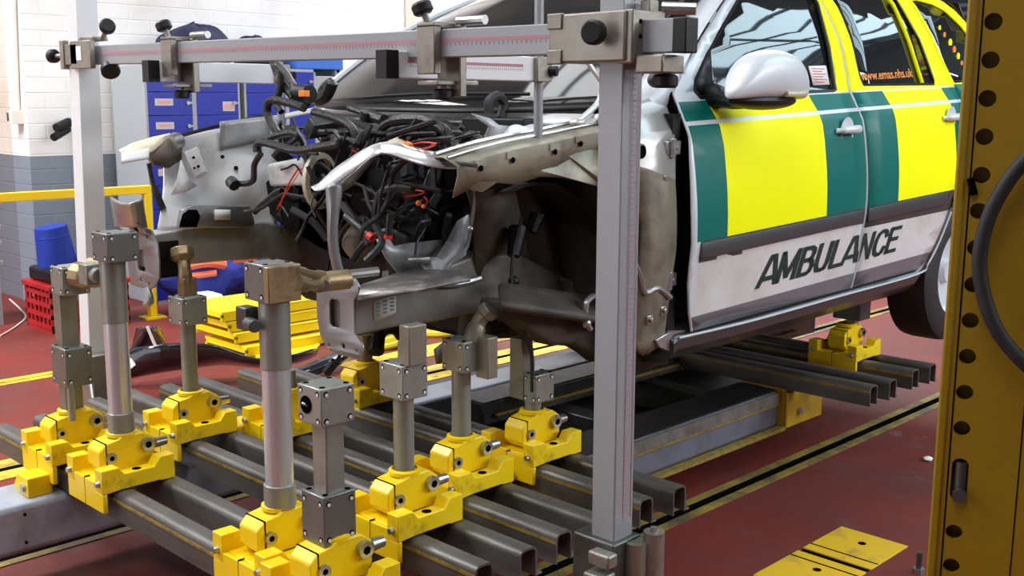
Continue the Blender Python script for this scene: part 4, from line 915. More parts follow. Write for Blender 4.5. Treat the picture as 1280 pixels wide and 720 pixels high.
# door handles
for (yh, zh, par) in ((3.872, 1.372, fdoor), (4.80, 1.412, rdoor)):
    x = SX(yh, zh)
    G().lathe([(0.0, -0.004), (0.046, -0.002), (0.052, 0.004), (0.044, 0.002), (0.0, -0.008)], 26, Matrix.Translation((x+0.005, yh, zh)) @ Matrix.Scale(0.95, 4, (0, 1, 0)), axis='x').build('handle_recess', SILV, par)
    G().tube([(x+0.004, yh-0.080, zh+0.0), (x+0.024, yh-0.05, zh+0.003), (x+0.032, yh, zh+0.005), (x+0.026, yh+0.05, zh+0.006), (x+0.008, yh+0.085, zh+0.004)], [0.010, 0.014, 0.016, 0.016, 0.012], n=10).build('handle', SILV, par, label='silver door handle')
# wing mirror
mc = Vector((-1.945, 3.135, 1.570))
g = G()
def mir(u, v):
    a_ = u*2*math.pi; s = (v*2-1)
    wy = 0.205*math.sqrt(max(0, 1-abs(s)**2.6)); 
    return None
prof = []
cY = [(-0.205, -0.060, 0.012), (-0.185, -0.040, 0.03), (-0.15, 0.010, 0.052), (-0.10, 0.056, 0.062), (-0.02, 0.078, 0.070), (0.07, 0.074, 0.070), (0.13, 0.052, 0.064), (0.17, 0.012, 0.055), (0.19, -0.035, 0.042), (0.192, -0.06, 0.03)]
vs = []; fs = []; nn = 16
for (yy, zt, th) in cY:
    zb_ = -0.084
    for k in range(nn):
        a_ = 2*math.pi*k/nn; cz = (zt+zb_)/2; hz = (zt-zb_)/2
        ca, sa = math.cos(a_), math.sin(a_)
        px_ = th*(abs(ca)**0.7)*(1 if ca > 0 else -1); pz_ = hz*(abs(sa)**0.75)*(1 if sa > 0 else -1)
        vs.append(mc+Vector((px_*1.0, yy+px_*0.25, cz+pz_)))
for i in range(len(cY)-1):
    for k in range(nn): fs.append((i*nn+k, i*nn+(k+1) % nn, (i+1)*nn+(k+1) % nn, (i+1)*nn+k))
fs += [tuple(range(nn)), tuple(range((len(cY)-1)*nn, len(cY)*nn))]
mr = G().add(vs, fs).build('mirror_housing', SILV, fdoor, subsurf=1, ang=80, label='silver wing mirror housing')
G().sphere(mc+Vector((-0.012, 0.0, -0.088)), 0.060, 0.19, 0.030, n=20).build('mirror_base', BLACK, mr)
G().tube([mc+Vector((-0.02, -0.10, -0.085)), mc+Vector((-0.09, -0.085, -0.085)), mc+Vector((-0.19, -0.03, -0.07))], [0.03, 0.028, 0.04], n=10).build('mirror_arm', BLACK, mr)
G().tube([mc+Vector((0.058, 0.03, -0.066)), mc+Vector((0.065, 0.10, -0.066)), mc+Vector((0.05, 0.165, -0.06))], 0.009, n=8).build('indicator_lens', CREAM, mr, label='pale indicator lens')
# sticker in the front window and web address in the rear window
panel('window_sticker', [(3.775, 1.540), (3.775, 1.612), (3.905, 1.617), (3.897, 1.545)], fg, WHT, off=-0.004, solid=0.002, label='white paper with red print in the window')
g = G()
for k in range(6): z = 1.552+k*0.010; g.box(SX(3.84, z)-0.0028, SX(3.84, z)-0.0020, 3.79, 3.885 if k % 2 else 3.86, z, z+0.003)
g.build('sticker_print', REDINK, fg)
def on_side(y0, y1, z0, h0, z1, h1, off=0.0, slant=0.0):
    """map text to the body side: baseline from (y0,z0) to (y1,z1), heights h0..h1"""
    def M(c, w_, x0):
        u = (c.x-x0)/(w_-x0); hh = h0+(h1-h0)*u; z = z0+(z1-z0)*u+c.y/0.70*hh; y = y0+(y1-y0)*u+slant*c.y
        return Vector((SX(y, z)+off+c.z, y, z))
    return M
GL = {'A': [[(0, 0), (.30, 1), (.42, 1), (.72, 0)], [(.14, .26), (.58, .26)]], 'M': [[(.06, 0), (.06, 1), (.40, .15), (.74, 1), (.74, 0)]], 'U': [[(.08, 1), (.08, .3), (.16, .1), (.34, .06), (.52, .1), (.60, .3), (.60, 1)]],
      'B': [[(.08, 0), (.08, 1)], [(.08, .93), (.42, .93), (.55, .85), (.57, .74), (.53, .60), (.42, .53), (.08, .53)], [(.42, .53), (.58, .46), (.62, .30), (.57, .14), (.44, .07), (.08, .07)]], 'L': [[(.08, 1), (.08, .07), (.58, .07)]],
      'N': [[(.08, 0), (.08, 1), (.60, 0), (.60, 1)]], 'C': [[(.64, .70), (.58, .86), (.46, .94), (.32, .94), (.17, .84), (.09, .62), (.09, .38), (.17, .16), (.32, .06), (.46, .06), (.58, .14), (.64, .32)]], 'E': [[(.08, 0), (.08, 1)], [(.08, .93), (.60, .93)], [(.08, .53), (.55, .53)], [(.08, .07), (.62, .07)]]}
GWID = {'A': .76, 'M': .90, 'U': .76, 'B': .76, 'L': .66, 'N': .76, 'C': .78, 'E': .72}
g = G(); cur = 0.0; tot = sum(GWID[c] for c in 'AMBULANCE'); LM = on_side(3.285, 4.345, 0.835, 0.115, 0.868, 0.110, 0.007, 0.0)
def lpt(u, v, e=0.0):
    p = LM(Vector((u, v*0.70, e)), tot, 0.0); p.y += 0.032*v; return p
for ch in 'AMBULANCE':
    for st in GL[ch]:
        for (a, b), (c, d) in zip(st, st[1:]):
            dx, dy = c-a, d-b; ln = math.hypot(dx, dy) or 1; nx, ny = -dy/ln*0.092, dx/ln*0.075; ex, ey = dx/ln*0.03, dy/ln*0.03
            cl = lambda q: max(0.0, min(1.0, q))
            Q = [(a-ex+nx, cl(b-ey+ny)), (a-ex-nx, cl(b-ey-ny)), (c+ex-nx, cl(d+ey-ny)), (c+ex+nx, cl(d+ey+ny))]
            g.add([lpt(cur+u, v) for u, v in Q], [(0, 1, 2, 3)])
    cur += GWID[ch]
g.build('ambulance_lettering', INKG, car, ang=80, label='AMBULANCE in dark green capitals')
text_mesh('web_address', 'www.emas.nhs.uk', 1.0, ORINK, on_side(4.165, 4.63, 1.565, 0.036, 1.588, 0.036, -0.007), car, 0.0005, bold=0.012, label='orange web address on the rear door glass')
# crest in the rear side glass
quarter_hole = [(4.885, 1.56), (4.835, 1.70), (4.79, 1.87), (4.80, 1.925), (4.92, 1.935), (5.10, 1.89), (5.25, 1.80), (5.42, 1.66), (5.47, 1.585)]
quarter_outer = [(4.992, 1.55), (4.91, 1.70), (4.845, 1.84), (4.785, 1.975), (4.90, 1.985), (5.04, 1.972), (5.17, 1.94), (5.32, 1.86), (5.50, 1.71), (5.62, 1.56), (5.82, 1.50), (5.85, 1.2), (5.83, 0.95), (5.60, 0.80), (5.43, 0.80), (5.40, 0.93), (5.34, 1.02), (5.25, 1.08), (5.13, 1.12), (5.02, 1.12), (4.92, 1.10), (4.86, 1.12), (4.885, 1.22), (4.915, 1.35), (4.99, 1.52)]
def qd(y, z):
    if z > belt(y)+0.01: return 2
    if z > 1.1+0.03*(y-4.8): return 0 if abs(z-crease(y)) < 0.0065 else (1 if y < 5.45 else 2)
    return 3
# the quarter glass sits inside its own ring
ring = [(5.0, 1.565), (4.925, 1.70), (4.875, 1.83), (4.835, 1.925), (4.90, 1.932), (5.03, 1.922), (5.13, 1.895), (5.25, 1.83), (5.42, 1.69), (5.50, 1.59)]
qp = panel('rear_quarter_panel', quarter_outer, car, LIV, [ring], qd, zline=LZ[:3]+[((0, belt(0)+0.01), (5, belt(5)+0.01))], cuts_y=[5.45], solid=0.008)
qg = glass('quarter_glass', ring, qp)
g = G()
for k, (a, b, r_) in enumerate(((5.03, 1.815, 0.013), (5.055, 1.785, 0.014), (5.09, 1.75, 0.020), (5.115, 1.72, 0.018), (5.14, 1.69, 0.018), (5.16, 1.66, 0.012))):
    g.cyl((SX(a, b)-0.009, a, b), (SX(a, b)-0.006, a, b), r_, n=7, mi=k % 2)
g.build('crest', [FLUO, ORINK], qg, label='small red and yellow crest on the rear side glass')
# left-hand side of the car (mirrored plain skin), tail and roof
panel('left_side_skin', [(2.86, .70), (2.86, 1.50), (3.12, 1.70), (3.45, 1.90), (3.7, 1.95), (4.8, 1.98), (5.3, 1.86), (5.7, 1.5), (5.8, .9), (5.4, .7)], car, SILV, mirror=True, solid=0.006, step=0.1)
g = G(); g.grid(lambda u, v: Vector((SX(5.82, 0.75+0.8*v)*(1-u)+(2*CX-SX(5.82, 0.75+0.8*v))*u, 5.82+0.06*math.sin(math.pi*u), 0.75+0.8*v)), 10, 6); g.build('tailgate', SILV, car, solid=0.01)
g = G(); g.grid(lambda u, v: Vector(((-2.27+(-3.53+2.27)*u), 5.82-0.5*v+0.05*math.sin(math.pi*u), 1.55+0.40*v)), 10, 4); g.build('rear_window', GLASS, car, solid=0.006)
roofz = lambda y: 1.93+0.085*math.sin(max(0, min(1, (y-3.1)/2.9))*math.pi*0.75)
g = G(); g.grid(lambda u, v: Vector((-2.33-1.14*u, 3.42+1.95*v, 1.93+0.055*math.sin(math.pi*u)+0.05*math.sin(math.pi*(0.15+0.8*v)))), 12, 12); g.build('roof', SILV, car, solid=0.01)
g = G(); g.tube([(-2.40, 3.6, 2.0), (-2.39, 3.75, 2.035), (-2.39, 4.6, 2.05), (-2.40, 5.1, 2.02), (-2.41, 5.25, 1.98)], 0.013); g.build('roof_rail', BLACK, car)
g = G(); g.box(-3.55, -2.25, 3.0, 5.7, 0.66, 0.72).box(-3.55, -2.25, 5.6, 5.7, 0.72, 1.4); g.build('floor_pan', SILL, car)
g = G()
for sx in (-3.28, -2.55):
    g.box(sx-0.24, sx+0.24, 3.55, 4.05, 0.95, 1.12); g.add([(sx-0.23, 3.98, 1.05), (sx+0.23, 3.98, 1.05), (sx+0.23, 4.10, 1.05), (sx-0.23, 4.10, 1.05), (sx-0.2, 4.12, 1.62), (sx+0.2, 4.12, 1.62), (sx+0.2, 4.22, 1.6), (sx-0.2, 4.22, 1.6)], [(0, 3, 2, 1), (4, 5, 6, 7), (0, 1, 5, 4), (1, 2, 6, 5), (2, 3, 7, 6), (3, 0, 4, 7)]); g.box(sx-0.12, sx+0.12, 4.16, 4.24, 1.64, 1.82)
g.build('front_seats', CLOTHD, car, bevel=0.05, seg=3)
G().box(-3.55, -2.3, 2.75, 3.05, 1.15, 1.40).build('dashboard', BLACK, car, bevel=0.05)
# door inner skin so the shut line reads dark and cabin is closed
G().prism([(2.90, .74), (2.885, .95), (2.885, 1.46), (4.95, 1.50), (4.80, 1.05), (4.62, .76)], 'x', -2.20, -2.145).build('door_lining', BLACK, car)

# rocker sill
g = G(); sec = [(-2.066, 0.0), (-2.058, -0.012), (-2.062, -0.045), (-2.10, -0.085), (-2.20, -0.095), (-2.26, -0.07), (-2.26, 0.02), (-2.10, 0.02)]
ys_ = [2.835, 2.86, 3.3, 3.8, 4.3, 4.60, 4.68, 4.74]
zt_ = [.715, .727, .724, .734, .742, .748, .79, .87]
vs = []; fs = []; ns = len(sec)
for y, zt in zip(ys_, zt_):
    for (sx, sz) in sec: vs.append((sx, y, zt+sz*(1.0 if y < 4.65 else 0.8)))
for i in range(len(ys_)-1):
    for k in range(ns): fs.append((i*ns+k, i*ns+(k+1) % ns, (i+1)*ns+(k+1) % ns, (i+1)*ns+k))
fs += [tuple(range(ns)), tuple(range((len(ys_)-1)*ns, len(ys_)*ns))]
sl = G().add(vs, fs).build('rocker_sill', SILL, car, bevel=0.004)
G().tube([(-2.057, 2.86, .722), (-2.055, 3.3, .719), (-2.055, 3.9, .729), (-2.057, 4.60, .741), (-2.045, 4.68, .785), (-2.035, 4.76, .88), (-2.025, 4.83, 1.0)], 0.0045, n=6).build('sill_bright_edge', SILV, sl)
G().prism([(2.76, .726), (2.84, .745), (2.92, .735), (2.92, .69), (2.84, .675), (2.78, .70)], 'x', -2.10, -2.075).build('sill_end_flange', PRIMER, sl, bevel=0.003)
# rear arch and wheel
ac = Vector((0, 5.10, 0.76))
g = G(); g.grid(lambda u, v: Vector((-2.06-0.30*v, ac.y-0.37*math.cos(math.pi*u), ac.z+0.37*math.sin(math.pi*u))), 20, 3); g.build('rear_wheel_arch', SILL, car, solid=0.012)
g = G().lathe([(0.20, -0.10), (0.29, -0.105), (0.318, -0.09), (0.325, -0.05), (0.325, 0.05), (0.318, 0.09), (0.29, 0.105), (0.20, 0.10)], 40, Matrix.Translation((-2.17, 5.05, 0.70)), axis='x')
ty = g.build('rear_wheel_tyre', RUB, car)
G().lathe([(0.0, 0.06), (0.05, 0.065), (0.06, 0.04), (0.17, 0.05), (0.205, 0.09), (0.205, -0.06), (0, -0.06)], 32, Matrix.Translation((-2.17, 5.05, 0.70)), axis='x').build('wheel_rim', SILV, ty)
g = G().lathe([(0.20, -0.10), (0.29, -0.105), (0.318, -0.09), (0.325, 0.0), (0.318, 0.09), (0.20, 0.10)], 32, Matrix.Translation((-3.63, 4.99, 0.70)), axis='x'); g.build('rear_wheel_tyre', RUB, car)
G().cyl((-3.6, 4.99, 0.70), (-2.2, 4.99, 0.70), 0.045, n=12).box(-3.3, -2.5, 4.7, 5.3, 0.50, 0.66).build('rear_axle', SILL, car)

# ---------------- windscreen and pillars
WB = [Vector((-3.60, 2.546, 1.467)), Vector((-3.30, 2.455, 1.452)), Vector((-2.9, 2.43, 1.448)), Vector((-2.5, 2.50, 1.45)), Vector((-2.205, 2.715, 1.463))]
WT = [Vector((-3.40, 3.30, 1.905)), Vector((-3.15, 3.22, 1.935)), Vector((-2.88, 3.20, 1.945)), Vector((-2.6, 3.25, 1.935)), Vector((-2.36, 3.37, 1.90))]
def crv(P, u):
    s = u*(len(P)-1); i = min(int(s), len(P)-2); t_ = s-i; q = [P[max(i-1, 0)], P[i], P[i+1], P[min(i+2, len(P)-1)]]
    return 0.5*((2*q[1])+(q[2]-q[0])*t_+(2*q[0]-5*q[1]+4*q[2]-q[3])*t_*t_+(3*q[1]-q[0]-3*q[2]+q[3])*t_**3)
def wsf(u, v, off=0.0):
    a_, b_ = crv(WB, u), crv(WT, u); p = a_.lerp(b_, v); return p+Vector((0, -0.045, 0.03))*math.sin(math.pi*v)+Vector((0, -0.6, 0.8))*off
G().grid(lambda u, v: wsf(u, v), 24, 16).build('windscreen', WSG, car, solid=0.005, ang=80)
G().grid(lambda u, v: wsf(u, -0.025+0.035*v, 0.008), 24, 2).build('windscreen_base_seal', BLACK, car, solid=0.006)
G().tube([wsf(0, v/10, 0.004)+Vector((-0.012, 0, 0)) for v in range(11)], 0.016, n=8).build('left_pillar_trim', SILV, car)
G().tube([wsf(1, v/10, 0.004)+Vector((0.002, 0, 0)) for v in range(11)], 0.007, n=8).build('right_screen_seal', BLACK, car)
# wiper
G().tube([wsf(0.35, 0.02, 0.03), wsf(0.55, 0.045, 0.03), wsf(0.8, 0.04, 0.03)], 0.006, n=6).build('wiper', BLACK, car)
# right A pillar
inn = [Vector((-2.195, 2.70, 1.44)), Vector((-2.20, 2.785, 1.52)), Vector((-2.275, 3.044, 1.683)), Vector((-2.345, 3.338, 1.845)), Vector((-2.40, 3.50, 1.93))]
out = [Vector((-2.142, 2.865, 1.46)), Vector((-2.142, 2.94, 1.56)), Vector((-2.188, 3.11, 1.70)), Vector((-2.245, 3.33, 1.84)), Vector((-2.30, 3.50, 1.915))]
G().grid(lambda u, v: crv(inn, u).lerp(crv(out, u), v)+Vector((0.012, -0.01, 0.0))*math.sin(math.pi*v), 16, 5).build('right_pillar', SILV, car, solid=0.006, ang=80)
G().tube([Vector((SX(a, b)-0.006, a-0.008, b)) for a, b in front_outer[8:14]], 0.0055, n=6, smooth=False).build('pillar_gap', HOLE, car)
# front pillar (hinge post): upper bare silver, lower dusty
pil = [(2.60, 1.44), (2.69, 1.46), (2.86, 1.50), (2.895, 1.53), (2.868, 1.46), (2.845, 1.39), (2.825, 1.30), (2.815, 1.22), (2.815, 1.0), (2.81, 0.80), (2.82, 0.70), (2.72, 0.68), (2.64, 0.74), (2.66, 0.95), (2.66, 1.10), (2.62, 1.26), (2.56, 1.33)]
def pf(y, z): return 0 if z > 1.27-0.3*(y-2.7) else 1
pp = panel('hinge_pillar', pil, car, [mat('pillar_silver', (0.46, 0.46, 0.44), 0.3, 0.3, dirt=((0.42, 0.38, 0.32), 7, 0.5, 0.8), coat=0.1), mat('pillar_dirty', (0.22, 0.19, 0.14), 0.5, 0.1, dirt=((0.05, 0.04, 0.03), 5, 0.45, 0.68), bump=(9, 0.4))], mfn=pf, off=-0.035, solid=0.02, step=0.05, zline=[((0, 2.08), (5, 0.58))], bend=lambda y, z: -0.25*max(0, 2.70-y)+0.018*math.sin(y*30)*0)
G().box(-2.19, -2.085, 2.83, 2.87, 0.72, 1.44).build('door_jamb', BLACK, pp)
p = at(802, 190, x=-2.08); G().cyl((p.x-0.03, p.y, p.z), (p.x-0.0, p.y, p.z), 0.026, n=20).cyl((p.x-0.03, p.y, p.z), (p.x+0.003, p.y, p.z), 0.020, n=20, mi=1).build('pillar_hole', [SILVD, HOLE], pp)
p = at(819, 100, x=-2.115); G().sphere(p, 0.020, 0.032, 0.024, n=18).build('rubber_grommet', TRIMG, pp)
for (pz, lab) in ((1.335, 'hinge'), (0.915, 'hinge')):
    y = 2.80; x = -2.075
    G().box(x-0.02, x+0.006, y-0.02, y+0.055, pz-0.022, pz+0.022).cyl((x+0.012, y+0.005, pz-0.03), (x+0.012, y+0.005, pz+0.03), 0.010, n=10).cyl((x+0.006, y+0.03, pz), (x+0.013, y+0.03, pz), 0.008, n=8).build('hinge', PRIMER, pp, bevel=0.003)
for pz, dy in ((1.20, -0.02), (1.245, -0.02), (1.03, -0.03), (0.82, 0.0), (0.80, -0.07)): G().box(-2.08, -2.065, 2.77+dy, 2.80+dy, pz-0.014, pz+0.014).cyl((-2.065, 2.785+dy, pz), (-2.056, 2.785+dy, pz), 0.009, n=8).build('bracket_clip', BOLT, pp, bevel=0.002)
G().cyl((-2.075, 2.795, 1.135), (-2.06, 2.795, 1.135), 0.018, n=16).build('rubber_boot', RUB, pp)
G().tube([at(793, 328, x=-2.06), at(800, 345, x=-2.06), at(806, 365, x=-2.06), at(822, 360, x=-2.06), at(838, 372, x=-2.06)], 0.009, n=6).build('torn_seam', PRIMER, pp)
# inner front pillar lower flange (cream)
G().grid(lambda u, v: Vector((-2.10-0.05*v+0.012*math.sin(9*u+3*v), 2.60+0.17*v+0.02*math.sin(5*u), 0.70+0.56*u)), 12, 4).build('pillar_inner_flange', GRIME, car, solid=0.006)

# ---------------- right wing rail (apron)
def outline(name, pxs, xs_, m, parent=car, solid=0.006, **kw):
    """pixel outline lifted onto planes x=xs_ (a number or one per point)"""
    P = [at(px, py, x=(xs_ if not isinstance(xs_, (list, tuple)) else xs_[i])) for i, (px, py) in enumerate(pxs)]
    g = G(); tr = tessellate_polygon([[Vector((p.y, p.z, 0)) for p in P]]); g.add(P, [tuple(q) for q in tr]); return g.build(name, m, parent, solid=solid, **kw)
railo = [(572, 208), (610, 196), (650, 186), (700, 176), (740, 167), (790, 158)]
raili = [(600, 186), (625, 180), (655, 174), (700, 163), (740, 154), (790, 146)]
A = [at(*q, x=-2.15) for q in railo]; B = [Vector((-2.30, a.y+0.0, a.z+0.018)) for a in A]; C_ = [Vector((-2.21, a.y, a.z+0.022)) for a in A]; D_ = [a+Vector((0.0, 0, -0.025)) for a in A]; E_ = [a+Vector((-0.02, 0, -0.085+0.02*math.sin(i*2))) for i, a in enumerate(A)]
g = G(); g.ribbon(B, C_); g.ribbon(C_, A); g.ribbon(A, D_); g.ribbon(D_, E_); wr = g.build('wing_rail', SILVD, car, solid=0.004, ang=25)
G().tube([c+Vector((-0.03, 0, 0.008)) for c in C_], 0.006, n=6).tube([c+Vector((0.02, 0, 0.0)) for c in C_], 0.004, n=6).build('seam_line', PRIMER, wr)
for i, (px, py) in enumerate(((600, 202), (640, 192), (693, 182), (725, 172))):
    p = at(px, py, x=-2.148); G().box(p.x-0.01, p.x+0.004, p.y-0.022, p.y+0.022, p.z-0.014, p.z+0.004).cyl((p.x+0.004, p.y, p.z-0.018), (p.x+0.0045, p.y, p.z-0.018), 0.009, n=10, mi=1).build('fixing_tab', [SILVD, HOLE], wr, bevel=0.002)
arch = [(572, 214), (640, 203), (700, 188), (760, 172), (800, 168), (800, 262), (780, 246), (753, 233), (720, 225), (693, 221), (665, 220), (640, 222), (620, 228), (602, 240), (590, 238), (577, 226)]
outline('arch_flange', arch, [-2.165]*5+[-2.15]*2+[-2.17]*9, SILVD, solid=0.008)
outline('front_closing_panel', [(580, 224), (640, 222), (662, 330), (655, 400), (605, 398), (594, 335), (590, 262)], [-2.30, -2.30, -2.42, -2.42, -2.40, -2.38, -2.34], GRIME, solid=0.01)
# wheelhouse cavity
wc = Vector((0, 2.40, 0.88))
def wh(u, v):
    a_ = math.pi*(0.38+0.70*u); r_ = 0.385*(1-0.06*v+0.02*math.sin(6*u+2)); 
    return Vector((-2.25-0.30*v+0.015*math.sin(11*u+5*v), wc.y-r_*math.cos(a_)*0.95, wc.z+r_*math.sin(a_)*0.92))
G().grid(wh, 24, 6).build('wheelhouse_liner', mat('liner_black', (0.02, 0.017, 0.014), 0.7, bump=(12, 0.5)), car, solid=0.006)
def whin(u, v):
    y = 2.27+0.59*u; z = 0.70+0.62*v
    d = 0.05*math.sin(4.2*u*math.pi)*math.sin(3*v+1)+0.035*math.sin(9*u+6*v)
    tw = 0.10*math.exp(-((u-0.50)/0.16)**2)*(0.3+0.7*v)
    low = 0.13*math.exp(-((v-0.16)/0.16)**2)*max(0, u-0.3)*1.3
    return Vector((-2.50+d+tw+low, y, z))
G().grid(whin, 34, 26).build('inner_wing', GRIME, car, solid=0.006)
# strut tower leg, toe board and lower body lumps
G().grid(lambda u, v: Vector((-2.13-0.40*u+0.02*math.sin(7*v), 2.80-0.22*u*(0.4+0.6*v)+0.03*math.sin(5*u+4*v), 0.66+0.72*v)), 14, 14).build('toe_board', GRIME, car, solid=0.01)
low = [(612, 372), (660, 378), (700, 392), (742, 402), (790, 408), (828, 420), (822, 452), (790, 458), (742, 452), (730, 442), (705, 428), (680, 430), (648, 412), (630, 398), (612, 400)]
outline('lower_body_edge', low, -2.24, GRIME, solid=0.10, bevel=0.02)
G().grid(lambda u, v: at(625+150*u, 355+22*u+30*v, x=-2.18-0.06*math.cos(v*3.1)), 12, 5).build('lower_member', GRIME, car, solid=0.02)
p = at(735, 372, x=-2.17); q = at(735, 418, x=-2.15)
G().tube([at(742, 370, x=-2.15), at(733, 378, x=-2.14), at(732, 398, x=-2.14), at(738, 412, x=-2.14)], 0.010, n=6).sphere(at(733, 404, x=-2.13), 0.016).build('brake_pipe_bracket', PRIMER, car)
G().tube([at(652, 272, x=-2.30), at(640, 330, x=-2.28), at(643, 380, x=-2.25), at(655, 418, x=-2.22), at(664, 440, x=-2.22), at(665, 490, x=-2.22)], 0.0055, n=6).build('hanging_sensor_cable', HARN, car)
G().tube([at(648, 285, x=-2.33), at(642, 320, x=-2.31)], [0.03, 0.02], n=8, smooth=False).tube([at(672, 268, x=-2.35), at(664, 290, x=-2.35)], [0.025, 0.02], n=8, smooth=False).sphere(at(642, 352, x=-2.29), 0.018).build('connector', BAYDK, car)

# ---------------- chassis legs
def hexpr(P, Q):
    """closed tube from two rings"""
    n = len(P); return G().add(list(P)+list(Q), [(i, (i+1) % n, n+(i+1) % n, n+i) for i in range(n)]+[tuple(range(n)), tuple(range(n, 2*n))])
def sweep_box(name, secs, m, parent, bevel=0.008, **kw):
    """secs: list of (x0,x1,y,z0,z1)"""
    vs = []; fs = []
    for (xa, xb, y, za, zb_) in secs: vs += [(xa, y, za), (xb, y, za), (xb, y, zb_), (xa, y, zb_)]
    for i in range(len(secs)-1):
        for k in range(4): fs.append((i*4+k, i*4+(k+1) % 4, i*4+4+(k+1) % 4, i*4+4+k))
    fs += [(0, 1, 2, 3), tuple(range(len(vs)-4, len(vs)))]
    return G().add(vs, fs).build(name, m, parent, bevel=bevel, **kw)
sweep_box('right_chassis_leg', [(-2.48, -2.385, 1.80, 0.835, 0.945), (-2.48, -2.385, 1.95, 0.84, 0.965), (-2.49, -2.38, 2.10, 0.835, 0.99), (-2.50, -2.38, 2.27, 0.84, 1.02), (-2.52, -2.38, 2.45, 0.80, 1.0), (-2.52, -2.36, 2.75, 0.70, 0.86)], BEAM, car)
sweep_box('left_chassis_leg', [(-3.43, -3.35, 1.70, 0.925, 1.04), (-3.43, -3.35, 1.95, 0.925, 1.06), (-3.43, -3.35, 2.15, 0.915, 1.05), (-3.43, -3.34, 2.30, 0.87, 1.0), (-3.43, -3.33, 2.42, 0.80, 0.91), (-3.43, -3.32, 2.75, 0.70, 0.82)], mat('left_leg_grey', (0.42, 0.42, 0.41), 0.36, 0.3, dirt=((0.17, 0.155, 0.135), 5, 0.46, 0.76), bump=(14, 0.35)), car)  # paler copy of the chassis leg grey, light put into the colour
# flanged front plates with holes
def plate(name, cx, y, zc, pts, hole, small, m, th=0.006, tilt=0.0):
    outer = [Vector((a, b, 0)) for a, b in pts]; loops = [outer, [Vector((a, b, 0)) for a, b in reversed(hole)]]
    for (a, b, r_) in small: loops.append([Vector((a+r_*math.cos(-k*math.pi/5), b+r_*math.sin(-k*math.pi/5), 0)) for k in range(10)])
    flat = [p for l in loops for p in l]; tr = tessellate_polygon(loops)
    P = [Vector((cx+p.x, y+tilt*p.x, zc+p.y)) for p in flat]; g = G().add(P, [tuple(q) for q in tr]); return g.build(name, m, car, solid=th, bevel=0.0012, label=None)
PLM = mat('plate_grey_metal', (0.27, 0.27, 0.28), 0.36, 0.6, dirt=((0.22, 0.20, 0.19), 8, 0.5, 0.8), bump=(20, 0.1))
def rrect(w_, h, r_, n=5):
    P = []
    for (sx, sy, a0) in ((1, 1, 0), (-1, 1, 90), (-1, -1, 180), (1, -1, 270)):
        for k in range(n): a_ = R(a0+90*k/(n-1)); P.append((sx*(w_-r_)+r_*math.cos(a_), sy*(h-r_)+r_*math.sin(a_)))
    return P
shape = [(-0.046, 0.112), (0.030, 0.112), (0.046, 0.105), (0.053, 0.090), (0.053, 0.070), (0.044, 0.056), (0.038, 0.046), (0.038, -0.046), (0.046, -0.056), (0.060, -0.070), (0.064, -0.088), (0.058, -0.108), (0.040, -0.118), (-0.020, -0.116), (-0.045, -0.105), (-0.064, -0.07), (-0.072, -0.02), (-0.072, 0.05), (-0.062, 0.092)]
shape = [(a*1.38, b) for a, b in shape]
pc = at(427, 393, y=1.79)
p1 = plate('front_flange_plate', pc.x, 1.79, pc.z, shape, [(a-0.024, b) for a, b in rrect(0.022, 0.040, 0.014)], [(0.045, 0.090, 0.006), (-0.012, 0.095, 0.007), (0.062, -0.095, 0.006), (-0.050, -0.095, 0.006), (0.006, -0.088, 0.008)], PLM, tilt=0.10)
pc2 = at(180, 322, y=1.69)
p2 = plate('front_flange_plate', pc2.x, 1.69, pc2.z, [(a*1.35, b*0.98) for a, b in [(-0.05, 0.105), (0.0, 0.108), (0.04, 0.095), (0.062, 0.055), (0.066, 0.0), (0.062, -0.06), (0.04, -0.095), (0.015, -0.108), (-0.06, -0.10), (-0.068, -0.04), (-0.068, 0.06)]], [(a-0.012, b-0.01) for a, b in rrect(0.021, 0.036, 0.010)], [(0.028, 0.07, 0.006), (-0.01, 0.085, 0.006), (0.028, -0.085, 0.006), (-0.018, -0.075, 0.007)], PLM, tilt=0.10)
# lower lip of left plate and crumpled metal above it
G().tube([pc2+Vector((0.01, 0.0, -0.10)), pc2+Vector((0.03, 0.0, -0.14)), pc2+Vector((0.0, 0, -0.155))], 0.012, n=8).build('torn_lip', PLM, car)
cr = [at(140, 248, y=1.66), at(150, 242, y=1.64), at(168, 243, y=1.63), at(176, 256, y=1.64)]
G().grid(lambda u, v: at(138+40*u+6*v, 246+38*v+8*math.sin(3*u)*(1-v), y=1.66-0.04*math.sin(math.pi*u)+0.03*v), 8, 8).build('crumpled_end', PRIMER, car, solid=0.005)
G().grid(lambda u, v: at(150+16*u+20*v, 262+6*u+28*v, y=1.67+0.02*math.sin(6*u)), 5, 8).build('crumpled_end', mat('rusty_metal', (0.16, 0.09, 0.06), 0.5, 0.4, dirt=((0.4, 0.38, 0.36), 9, 0.5, 0.7)), car, solid=0.005)
G().box(pc.x-0.075, pc.x+0.03, 1.802, 1.90, pc.z-0.06, pc.z+0.055).build('crush_box', BAYDK, car)  # black box behind each plate hole stands for the shade inside the leg
G().box(pc2.x-0.07, pc2.x+0.03, 1.702, 1.80, pc2.z-0.07, pc2.z+0.05).build('crush_box', BAYDK, car)
